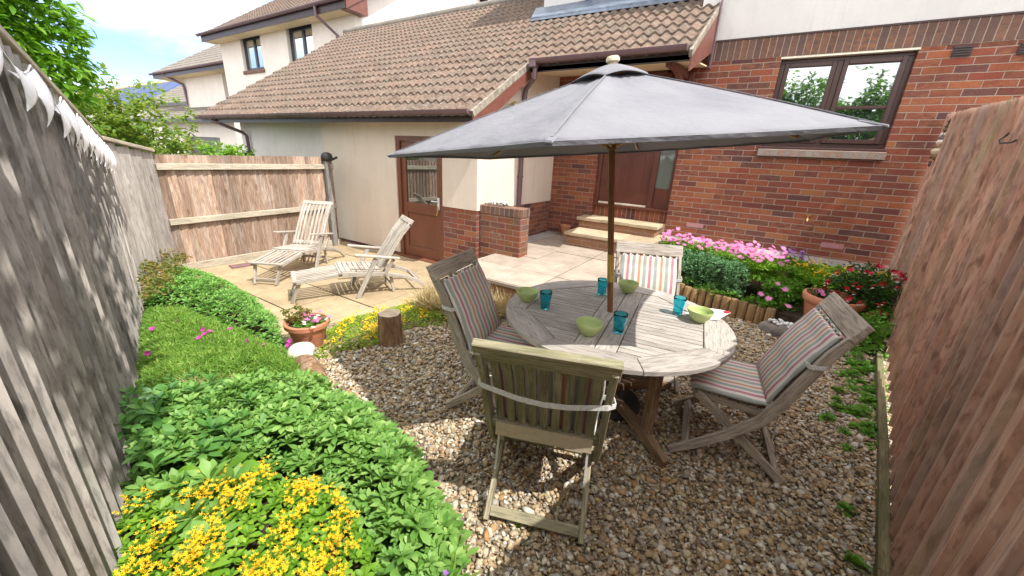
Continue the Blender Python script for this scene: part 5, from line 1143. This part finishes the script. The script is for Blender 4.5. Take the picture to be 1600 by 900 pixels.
def flowers(P, R_, npet, wr=.5, dome=.25, up=(0, 0, 1), jit=.35):
    T, F = leafT(wr, 2, .05, -.1); n = len(P); nrm_ = np.array(up, float)+RNG.normal(0, jit, (n, 3)); nrm_ /= np.linalg.norm(nrm_, axis=1)[:, None]
    t1 = np.cross(nrm_, [.3, 1, .2]); t1 /= np.linalg.norm(t1, axis=1)[:, None]; t2 = np.cross(nrm_, t1); a = (np.arange(npet)*2*pi/npet)[None]+RNG.uniform(0, 6, (n, 1))
    ax = np.cos(a)[..., None]*t1[:, None]+np.sin(a)[..., None]*t2[:, None]+dome*nrm_[:, None]; u = np.repeat(nrm_[:, None], npet, 1); Pp = np.repeat(P[:, None], npet, 1)
    r_ = np.broadcast_to(np.asarray(R_, float).reshape(-1, 1), (n, npet)) if np.ndim(R_) else np.full((n, npet), R_)
    return scat(T, F, Pp.reshape(-1, 3), basis(ax.reshape(-1, 3), u.reshape(-1, 3)), r_.reshape(-1)*RNG.uniform(.85, 1.15, n*npet))
def hgt(P, poly, h, fall): return h*np.clip(edge_d(P, poly)/fall, 0, 1)**.6
def hn(P, f=3., s=0): return .5+.25*(np.sin(P[:, 0]*f+s)*np.cos(P[:, 1]*f*1.3+s*2)+np.sin(P[:, 0]*f*2.3+P[:, 1]*f*1.9+s))
def spaced(poly, dens, dmin):
    P = sample(poly, dens); out = []; g = {}
    for p in P:
        k = (int(p[0]//dmin), int(p[1]//dmin)); ok = True
        for a in (-1, 0, 1):
            for b in (-1, 0, 1):
                for q in g.get((k[0]+a, k[1]+b), ()):
                    if (q[0]-p[0])**2+(q[1]-p[1])**2 < dmin*dmin: ok = False
        if ok: out.append(p); g.setdefault(k, []).append(p)
    return np.array(out)
# --- A: big sage-green rosettes in the foreground
polyA = [(-.42, .42), (-.50, .70), (-.78, .93), (-1.2, 1.12), (-1.55, 1.22), (-1.95, 1.27), (-2.35, 1.22), (-2.62, 1.0), (-2.85, .43), (-2.3, .27), (-1.97, .17), (-1.7, .62), (-1.32, .74), (-.98, .70), (-.72, .50)]
P = spaced(polyA, 8000, .036); z = .04+hgt(P, polyA, .19, .22)+.09*hn(P, 6)+RNG.normal(0, .012, len(P)); C = np.column_stack([P, z])
V, F = rosettes(C, 12, .054, .42, seg=4, Lvar=.6); tag(npmesh('sedum', V, F, 'sage', smooth=True), 'broad mound of sage-green leafy rosettes spilling over the gravel in the foreground', 'ground cover', kind='stuff')
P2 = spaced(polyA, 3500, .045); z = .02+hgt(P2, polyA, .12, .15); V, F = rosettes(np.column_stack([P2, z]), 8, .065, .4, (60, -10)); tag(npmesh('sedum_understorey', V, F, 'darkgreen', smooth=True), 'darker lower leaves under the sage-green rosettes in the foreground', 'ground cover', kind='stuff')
P = spaced([(-2.85, .42), (-2.3, .26), (-1.97, .17), (-1.85, .45), (-1.8, .75), (-2.3, .80), (-2.7, .75)], 700, .11); V, F = rosettes(np.column_stack([P, .28+.03*RNG.random(len(P))]), 12, .085, .38, seg=5, Lvar=.3); tag(npmesh('large_sedum', V, F, 'sage_dark', smooth=True), 'larger darker green rosettes next to the left fence', 'ground cover', kind='stuff')
# --- B: yellow flowering mat with bright green foliage at the bottom of the picture
polyB = [(-1.98, .16), (-1.95, .34), (-1.72, .60), (-1.34, .72), (-1.0, .68), (-.74, .50), (-.45, .40), (-.35, .0), (-.7, -.22), (-1.5, .02)]
P = spaced(polyB, 5000, .036); z = .10+hgt(P, polyB, .10, .2)+.05*hn(P, 7, 1); V, F = rosettes(np.column_stack([P, z]), 11, .042, .5, (75, 5)); tag(npmesh('stonecrop', V, F, 'bright', smooth=True), 'bright green low stonecrop foliage at the bottom left', 'ground cover', kind='stuff')
P = sample(polyB, 1500); kk = hn(P, 9.5, 2)+RNG.normal(0, .12, len(P)) > .50; P = P[kk & (P[:, 0] > -1.72)] if False else P[kk & ((P[:, 0] > -1.70) | (RNG.random(len(P)) < .3)) & (RNG.random(len(P)) < .8)]; z = .155+hgt(P, polyB, .10, .2)+.05*hn(P, 7, 1)+RNG.uniform(0, .03, len(P)); Q = np.column_stack([P, z]); Q = np.repeat(Q, 5, 0)+RNG.normal(0, .013, (len(P)*5, 3))
V, F = flowers(Q, .0105, 5, .36, .5); tag(npmesh('yellow_flowers', V, F, 'yellow'), 'dense golden-yellow starry flowers over the bright green stonecrop', 'flowers', kind='stuff')
# large-leaved sedum clump and round leaves among them
P = np.array([(-1.70, .36), (-1.62, .30), (-1.76, .42), (-1.55, .38), (-1.66, .46), (-1.85, .33), (-1.48, .30)]); V, F = rosettes(np.column_stack([P, np.full(len(P), .26)]), 15, .12, .42); npo = tag(npmesh('sedum_clump', V, F, 'sage', smooth=True), 'dark sage rosette clump standing within the yellow flowers', 'plant')
T_, F_ = leafT(.6, 5, .08, .35); P = np.array([(-1.42, .12, .24), (-1.30, .17, .25), (-.98, .18, .24), (-1.36, .24, .26), (-.86, .26, .22), (-1.9, .46, .26), (-1.95, .36, .24), (-1.78, .58, .27), (-1.70, .54, .30)]); ax = RNG.normal(size=(9, 3)); ax[:, 2] = .25; V, F = scat(T_, F_, P, basis(ax, np.array([[.2, .2, 1.]]*9)), np.full(9, .085)); tag(npmesh('broad_leaves', V, F, 'bright', smooth=True), 'few broad rounded bright leaves poking out of the yellow flowers', 'plant')
P = sample([(-.62, .25), (-.42, .30), (-.55, .72), (-.72, .78)], 160)[:16]; vi = thing('viola', 'small purple violas at the edge of the foreground bed', 'flowers', (-.58, .5, .05))
V, F = tufts(np.column_stack([P, np.full(len(P), .10)]), 14, .15, .12, .35); npmesh('stems', V, F, 'grassy', vi); Q = np.column_stack([P, RNG.uniform(.20, .27, len(P))])[:9]; V, F = flowers(Q, .014, 5, .9, .2, (.1, -.5, .8)); npmesh('blossoms', V, F, 'purple', vi)
# --- C: fine bright-green mat with magenta daisies
polyC = [(-2.35, 1.24), (-2.62, 1.0), (-2.88, .44), (-3.4, .59), (-4.3, .84), (-4.75, 1.02), (-4.5, 1.22), (-3.7, 1.30), (-3.05, 1.36), (-2.8, 1.36)]
P = sample(polyC, 3600); z = .02+hgt(P, polyC, .11, .2)+.04*hn(P, 6, 4); V, F = tufts(np.column_stack([P, z+.015]), 9, .042, .16, 1.0); tag(npmesh('ice_plant', V, F, 'grassy'), 'fine bright green mat of needle leaves in the middle of the left bed', 'ground cover', kind='stuff')
fl = thing('ice_plant_flowers', 'scattered magenta daisies on the fine green mat of the left bed', 'flowers', (-3.2, 1., .15))
for q in ((190, 492), (238, 514), (320, 522), (328, 518), (311, 528), (332, 536), (386, 533), (400, 537), (453, 533), (450, 540), (231, 552), (275, 503), (360, 514), (413, 539), (318, 515), (205, 508)):
    p = onz(*q, .185); P = np.array([p]); V, F = flowers(P, .024, 16, .3, .25, (.2, -.5, .9), .3); npmesh('blossom', V, F, 'magenta', fl)
P = np.array([onz(*q, .21)[:2] for q in ((300, 592), (320, 588), (345, 585), (365, 586), (290, 585), (335, 596), (310, 583), (355, 594))]); P = P[:5]; V, F = tufts(np.column_stack([P, np.full(len(P), .13)]), 40, .09, .05, .8); tag(npmesh('seed_heads', V, F, 'straw'), 'straw-coloured dry seed heads between the green mat and the sage rosettes', 'dry plant')
# --- D: smaller grey-green rosettes towards the far fence
polyD = [(-3.0, 1.38), (-3.7, 1.30), (-4.5, 1.2), (-4.8, 1.02), (-5.5, 1.20), (-6.05, 1.68), (-5.5, 1.80), (-5.0, 1.82), (-4.2, 1.74), (-3.6, 1.62)]
P = spaced(polyD, 6000, .042); z = .04+hgt(P, polyD, .16, .2)+.05*hn(P, 5, 3); V, F = rosettes(np.column_stack([P, z]), 12, .052, .42, seg=3); tag(npmesh('sedum', V, F, 'sage_far', smooth=True), 'low grey-green rosette ground cover sweeping towards the pale fence panel', 'ground cover', kind='stuff')
P = spaced([(-4.6, .98), (-5.6, 1.26), (-6.1, 1.7), (-5.9, 1.75), (-4.9, 1.3)], 1500, .07); V, F = clumps(np.column_stack([P, .22+.12*RNG.random(len(P))]), 22, .07, .05, .4); tag(npmesh('red_tinged_plant', V, F, 'rosy'), 'red-tinged leafy plant against the grey fence at the back of the left bed', 'plant')
P = np.array([(-2.60, .52), (-2.52, .46), (-2.68, .50)]); V, F = rosettes(np.column_stack([P, np.full(3, .29)]), 12, .12, .35, (50, 0)); tag(npmesh('fence_side_plant', V, F, 'bluegreen', smooth=True), 'blue-green leafy tuft at the foot of the left fence', 'plant')
# --- strip of yellow-green stonecrop between patio and gravel
polyE = [(-2.98, 1.54), (-2.72, 1.62), (-2.52, 1.95), (-2.66, 2.05), (-2.58, 2.4), (-2.33, 2.65), (-2.15, 3.05), (-2.35, 3.28), (-2.92, 3.28), (-3.02, 2.8), (-3.10, 2.4), (-3.2, 2.05)]
P = spaced(polyE, 7000, .030); P = P[(np.linalg.norm(P-np.array([-2.52, 2.06]), axis=1) > .11) & (np.linalg.norm(P-np.array([-3.02, 1.6]), axis=1) > .16)]; z = .03+hgt(P, polyE, .07, .12); V, F = rosettes(np.column_stack([P, z]), 9, .034, .5, (75, 5), seg=2); tag(npmesh('stonecrop', V, F, 'yellow_green', smooth=True), 'low yellow-green stonecrop strip between the buff patio and the gravel', 'ground cover', kind='stuff')
P = sample(polyE, 900); P = P[hn(P, 9, 5) > .52]; Q = np.repeat(np.column_stack([P, .105+RNG.uniform(0, .02, len(P))]), 4, 0)+RNG.normal(0, .010, (len(P)*4, 3)); V, F = flowers(Q, .009, 5, .6, .4); tag(npmesh('yellow_flowers', V, F, 'yellow'), 'small yellow-orange flowers on the strip beside the log stump', 'flowers', kind='stuff')
P = sample([(-2.9, 2.7), (-2.3, 2.75), (-1.9, 3.1), (-1.5, 3.28), (-2.9, 3.3)], 260); V, F = tufts(np.column_stack([P, np.full(len(P), .05)]), 26, .24, .035, .7, 4, .5); tag(npmesh('dry_grass', V, F, 'straw'), 'straw-coloured arching grass below the edge of the raised patio', 'grass', kind='stuff')
P = np.array([(-1.55, 3.22), (-1.4, 3.24), (-1.25, 3.2), (-1.1, 3.22), (-.98, 3.2)]); V, F = rosettes(np.column_stack([P, np.full(5, .30)]), 9, .11, .22, (80, 30)); V2, F2 = tufts(np.column_stack([P, np.full(5, .0)]), 12, .32, .03, .2); V, F = cat([(V, F), (V2, F2)]); tag(npmesh('young_shoots', V, F, 'yellow_green'), 'upright yellow-green shoots in front of the raised patio behind the table', 'plant')
P = sample([(-3.05, 1.5), (-2.75, 1.42), (-2.62, 1.6), (-2.9, 1.7)], 500); V, F = rosettes(np.column_stack([P, np.full(len(P), .035)]), 8, .03, .5, seg=2); tag(npmesh('creeping_plant', V, F, 'yellow_green'), 'yellow-green creeping patch on the gravel beside the terracotta bowl', 'plant')
# planter contents
P = np.column_stack([RNG.normal(-3.09, .045, 34), RNG.normal(1.57, .045, 34), RNG.uniform(.22, .36, 34)]); V, F = clumps(P, 16, .03, .028, .5); npmesh('foliage', V, F, 'rosy', potL)
P = np.column_stack([RNG.normal(-2.95, .06, 30), RNG.normal(1.62, .06, 30), RNG.uniform(.21, .27, 30)]); V, F = clumps(P, 16, .03, .03, .5); npmesh('foliage', V, F, 'midgreen', potL)
P = np.column_stack([RNG.normal(-2.96, .055, 16), RNG.normal(1.64, .05, 16), RNG.uniform(.27, .30, 16)]); V, F = flowers(P, .022, 5, .9, .15); npmesh('blossoms', V, F, 'pink', potL)
P = np.column_stack([RNG.normal(-2.93, .05, 8), RNG.normal(1.60, .05, 8), RNG.uniform(.27, .30, 8)]); V, F = flowers(P, .020, 5, .9, .15); npmesh('blossoms', V, F, 'white_petal', potL)
# --- flower bed on the right
polyG = [(-.92, 5.20), (-.4, 5.04), (.1, 4.90), (.1, 5.3), (-.3, 5.55), (-.95, 5.62)]
P = sample(polyG, 1300); z = .33+.18*np.clip(edge_d(P, polyG)/.06, 0, 1)**.4+.10*hn(P, 14)+RNG.normal(0, .018, len(P)); C = np.column_stack([P, z]); lo = C.copy(); lo[:, 2] = RNG.uniform(.22, .5, len(lo)); V, F = clumps(np.concatenate([C, C, lo]), 16, .045, .024, .45); tag(npmesh('blue_green_shrub', V, F, 'bluegreen'), 'low dense blue-green spreading shrub behind the log edging', 'shrub')
P = sample([(-.98, 5.16), (.35, 4.76), (.36, 4.86), (-.96, 5.26)], 420); V, F = clumps(np.column_stack([P, RNG.uniform(.20, .30, len(P))]), 12, .05, .05, .35); tag(npmesh('fern_edge_plant', V, F, 'midgreen'), 'fresh green fronds leaning over the log edging', 'plant')
pinkp = thing('pink_daisies', 'mound of pink daisies in front of the brick wall', 'flowers', (-.3, 5.6, .2))
polyP = [(-1.05, 5.72), (-.95, 5.45), (-.3, 5.35), (.15, 5.0), (.42, 5.05), (.40, 5.5), (-.1, 5.84), (-.9, 5.88)]
P = sample(polyP, 750); z = .62+.06*hn(P, 6, 2); V, F = clumps(np.concatenate([np.column_stack([P, z-.03]), np.column_stack([P, z-.16])]), 14, .05, .05, .28); npmesh('foliage', V, F, 'bright', pinkp)
P = sample(polyP, 330)
for i, p in enumerate(P[:100]):
    V, F = flowers(np.array([(p[0], p[1], .64+.13*random.random()+.04*sin(6*p[0]))]), random.uniform(.026, .036), 18, .3, -.12, (.1, -.45, 1), .3); npmesh('blossom', V, F, 'pink', pinkp)
Q = P[100:]; V, F = flowers(np.column_stack([Q, RNG.uniform(.65, .76, len(Q))]), .030, 18, .3, -.12, (.1, -.45, 1), .3); tag(npmesh('blossoms', V, F, 'pink', pinkp), kind='stuff')
pu = thing('purple_daisies', 'small cluster of purple daisies at the right end of the pink mound', 'flowers', (.45, 5.7, .2))
P = sample([(.32, 5.55), (.62, 5.62), (.66, 5.8), (.36, 5.78)], 320); V, F = flowers(np.column_stack([P, RNG.uniform(.66, .76, len(P))]), .028, 18, .3, -.1, (.1, -.4, 1)); npmesh('blossoms', V, F, 'purple', pu); V, F = clumps(np.column_stack([P, np.full(len(P), .62)]), 12, .05, .045, .3); npmesh('foliage', V, F, 'midgreen', pu)
lv = thing('mixed_daisies', 'green leafy daisy plant with four pale mauve flowers beside the log edging', 'plant', (.4, 4.9, .1))
polyH = [(.28, 4.78), (.50, 4.80), (.60, 5.0), (.60, 5.3), (.2, 5.3)]; P = sample(polyH, 520); lo = np.column_stack([P, RNG.uniform(.12, .42, len(P))]); V, F = clumps(np.concatenate([lo, np.column_stack([P, .44+.05*hn(P, 9)])]), 14, .05, .042, .4); npmesh('foliage', V, F, 'midgreen', lv)
for q in ((1215, 443), (1227, 452), (1189, 459), (1201, 466), (1232, 478)):
    p = onz(*q, .50); V, F = flowers(np.array([p]), .032, 18, .3, -.15, (.1, -.5, .9), .2); npmesh('blossom', V, F, 'pink', lv)
gl = thing('golden_plant', 'dense golden-flecked green leafy plants filling the bed beside the fuchsia pot', 'plant', (.9, 5.5, .2))
polyI = [(.42, 5.3), (.75, 5.2), (1.15, 5.25), (1.42, 5.1), (1.50, 5.9), (.6, 5.9)]; P = sample(polyI, 620); z = .48+.10*hn(P, 6, 3); V, F = clumps(np.concatenate([np.column_stack([P, z]), np.column_stack([P, z-.14]), np.column_stack([P, z-.28])]), 14, .06, .052, .5); npmesh('foliage', V, F, 'bright', gl)
P = sample(polyI, 140); P = P[hn(P, 8, 1) > .5]; Q = np.repeat(np.column_stack([P, np.full(len(P), .60)]), 8, 0)+RNG.normal(0, .03, (len(P)*8, 3)); V, F = flowers(Q, .014, 5, .6, .3); npmesh('yellow_blossoms', V, F, 'yellow', gl)
fs = thing('fuchsia', 'fuchsia bush with drooping red and white flowers growing from the large terracotta pot', 'shrub', (1.02, 4.86, .45))
P = unit(150)*RNG.random((150, 1))**.4*np.array([.33, .26, .24])+np.array([1.10, 4.90, .62]); P = P[P[:, 2] > .36]; V, F = clumps(P, 14, .06, .04, .45); npmesh('foliage', V, F, 'darkgreen', fs)
P = unit(90)*np.array([.33, .27, .24])+np.array([1.09, 4.86, .60]); P = P[(P[:, 2] > .38) & (P[:, 1] < 5.0)]; V, F = flowers(P, .034, 5, .6, .3, (.3, -.4, -.8), .4); npmesh('red_sepals', V, F, 'red', fs)
V, F = flowers(P-np.array([0, .006, .022]), .017, 5, .9, .5, (0, 0, -1), .3); npmesh('white_petals', V, F, 'white_petal', fs)
for k in range(7): a_ = k*.9; mb = MB(); mb.tube([(.98, 4.86, .42), (1.08+.1*cos(a_), 4.98+.1*sin(a_), .56), (1.12+.26*cos(a_), 4.98+.2*sin(a_), .70)], [.007, .005, .003], 6); mb.build('stem', 'bark_dark', fs)
P = np.column_stack([RNG.normal(.78, .05, 40), RNG.normal(4.80, .06, 40), RNG.uniform(.42, .52, 40)]); V, F = clumps(P, 12, .03, .03, .5); npmesh('foliage', V, F, 'darkgreen', potR); V, F = flowers(np.column_stack([RNG.normal(.74, .03, 6), RNG.normal(4.74, .03, 6), RNG.uniform(.50, .53, 6)]), .024, 6, .9, .2, (0, -.5, 1)); npmesh('blossoms', V, F, 'pink', potR)
P = sample([(1.02, 4.35), (1.30, 4.3), (1.42, 5.0), (1.10, 4.75)], 420); V, F = clumps(np.concatenate([np.column_stack([P, RNG.uniform(.05, .40, len(P))]), np.column_stack([P, RNG.uniform(.25, .45, len(P))])]), 14, .05, .045, .5); tag(npmesh('leafy_plant', V, F, 'midgreen'), 'dark leafy green plant below the fuchsia against the right fence', 'plant')
# weeds in the gravel along the edging board
P = np.concatenate([sample([(.72, 3.05), (1.02, 3.0), (1.28, 4.4), (1.0, 4.4)], 130), sample([(.72, 2.6), (.95, 2.7), (1.0, 3.1), (.8, 3.0)], 60), np.array([(.72, 2.2), (.70, 1.85)])]); V, F = rosettes(np.column_stack([P, np.full(len(P), .05)]), 13, .055, .6, (60, 5)); tag(npmesh('weeds', V, F, 'midgreen', smooth=True), 'leafy green weeds growing through the gravel beside the right edging board', 'weeds', kind='stuff')
P = np.array([(-.62, 1.17), (-.66, 1.22), (-2.0, 2.3)]); V, F = rosettes(np.column_stack([P, np.full(3, .03)]), 7, .03, .55, (50, 10)); tag(npmesh('weeds', V, F, 'bright', smooth=True), 'tiny seedlings in the gravel under the nearest chair', 'weeds', kind='stuff')

P = np.concatenate([sample(gpoly, 9), sample([(-3.0, 3.4), (-1.0, 3.4), (-1.0, 5.4), (-2.9, 5.4)], 3), sample([(-5.9, 1.9), (-3.3, 2.2), (-3.1, 4.1), (-5.9, 4.1)], 3)])
zz = np.where((P[:, 1] > 3.32) & (P[:, 0] > -2.98) & (P[:, 0] < -.95), UP+.006, np.where(P[:, 0] < -3.0, .022, .052)); T_, F_ = leafT(.5, 3, .1, .1); ax = RNG.normal(size=(len(P), 3)); ax[:, 2] *= .12
V, F = scat(T_, F_, np.column_stack([P, zz]), basis(ax, np.array([[0, 0, 1.]]*len(P))+RNG.normal(0, .2, (len(P), 3))), RNG.uniform(.015, .032, len(P))); tag(npmesh('fallen_leaves', V, F, 'straw'), 'small dry fallen leaves lying about on the gravel and paving', 'leaves', kind='stuff')
# --- trees and bushes
def tree(name, label, cat_, base, crown, nclump, nl, L, wr, mat, trunk=.07, limbs=6, shell=.55, group=None, clr=.28, bark='bark_dark', seed=1, cut=None, droop=0.):
    """tapered trunk and limbs; crown of leaf clumps over an uneven set of lobes"""
    g = np.random.default_rng(seed); t = thing(name, label, cat_, base, group); c, r_ = np.array(crown[0], float), np.array(crown[1], float); b = np.array(base, float)
    mb = MB(); mb.tube([b, b*.5+c*.5-np.array([0, 0, r_[2]*.4]), c+np.array([0, 0, r_[2]*.3])], [trunk, trunk*.75, trunk*.25], 10)
    lob = []
    for k in range(limbs):
        d_ = g.normal(size=3); d_ /= np.linalg.norm(d_); d_[2] = abs(d_[2])*.8-.15; e = c+d_*r_*g.uniform(.45, .75); lob.append((e, g.uniform(.38, .6))); s0 = b*.3+c*.7; mb.tube([s0, s0*.5+e*.5+np.array([0, 0, .05]), e], [trunk*.5, trunk*.3, trunk*.1], 7)
    mb.build('trunk', bark, t, smooth=True)
    pts = []
    for e, s_ in lob+[(c, .8)]:
        n = int(nclump/(limbs+1)); d_ = g.normal(size=(n, 3)); d_ /= np.linalg.norm(d_, axis=1)[:, None]; rr_ = (shell+(1-shell)*g.random((n, 1)))*(1+.16*np.sin(5*d_[:, :1]+3*d_[:, 1:2])); pts.append(e+d_*r_*s_*rr_)
    P = np.concatenate(pts)
    if cut is not None: P = P[cut(P)]
    T, F = leafT(wr, 3, .10, .25+droop); n = len(P); ax = g.normal(size=(n*nl, 3)); ax[:, 2] = ax[:, 2]*.5-.25-droop; out_ = np.repeat((P-c)/r_, nl, 0); ax += out_*.9; up = g.normal(0, .5, (n*nl, 3)); up[:, 2] += 1; up += out_*.4
    Q = np.repeat(P, nl, 0)+g.normal(0, clr*L*1.6, (n*nl, 3)); V, F = scat(T, F, Q, basis(ax, up), L*g.uniform(.6, 1.25, n*nl)); npmesh('crown', V, F, mat, t, smooth=True); return t
tree('tree', 'bright green long-leaved tree leaning over the left fence at the top left', 'tree', (-6.9, .35, -.06), ((-6.7, .60, 2.75), (1.2, .76, 1.9)), 2600, 16, .105, .34, 'tree', .08, 10, seed=4, droop=.0)
tree('tree', 'tall leafy tree behind the near end of the left fence casting dappled shade on it', 'tree', (-2.3, -.9, -.06), ((-1.7, .0, 3.75), (2.5, .50, .75)), 400, 9, .12, .45, 'tree', .07, 9, seed=9, cut=lambda P: (P[:, 2] > 2.95) & (P[:, 0] < .7) & (P[:, 1] < .9))
tree('bush', 'light green bush with reddish tips behind the corner fence below the solar panels', 'bush', (-8.6, 2.0, -.06), ((-8.4, 2.15, 1.25), (1.5, 1.05, 1.45)), 1300, 16, .075, .5, 'bushleaf', .06, 9, seed=5)
tree('bush', 'small bright green bush just behind the pale fence panel', 'bush', (-8.6, 3.35, -.06), ((-8.6, 3.35, 1.05), (.6, .55, .72)), 200, 14, .07, .5, 'bright', .03, 5, seed=6)
tree('bush', 'small dark green bush between the pale fence panel and the house wall', 'bush', (-8.9, 4.0, -.06), ((-8.9, 3.9, 1.05), (.45, .32, .75)), 140, 14, .06, .5, 'darkgreen', .03, 4, seed=7)
for i, (x, y, r1, h_, s_) in enumerate(((-2.6, -6.5, 1.5, 5.0, 21), (-.4, -6.3, 1.5, 5.2, 22), (1.5, -6.4, 1.5, 5.5, 23), (3.4, -6.6, 1.5, 5.3, 24), (-6.0, -6., 1.6, 4.4, 25))):
    tree('hedge_tree', ('bushy garden tree behind the camera, seen only reflected in the house window'), 'tree', (x, y, -.06), ((x, y, h_*.55), (r1*1.1, 1.0, h_*.5)), 620, 14, .16, .5, 'midgreen', .1, 7, seed=s_, group='garden trees reflected in the window')
print('objects', len(bpy.data.objects), 'polys', sum(len(m.polygons) for m in bpy.data.meshes))
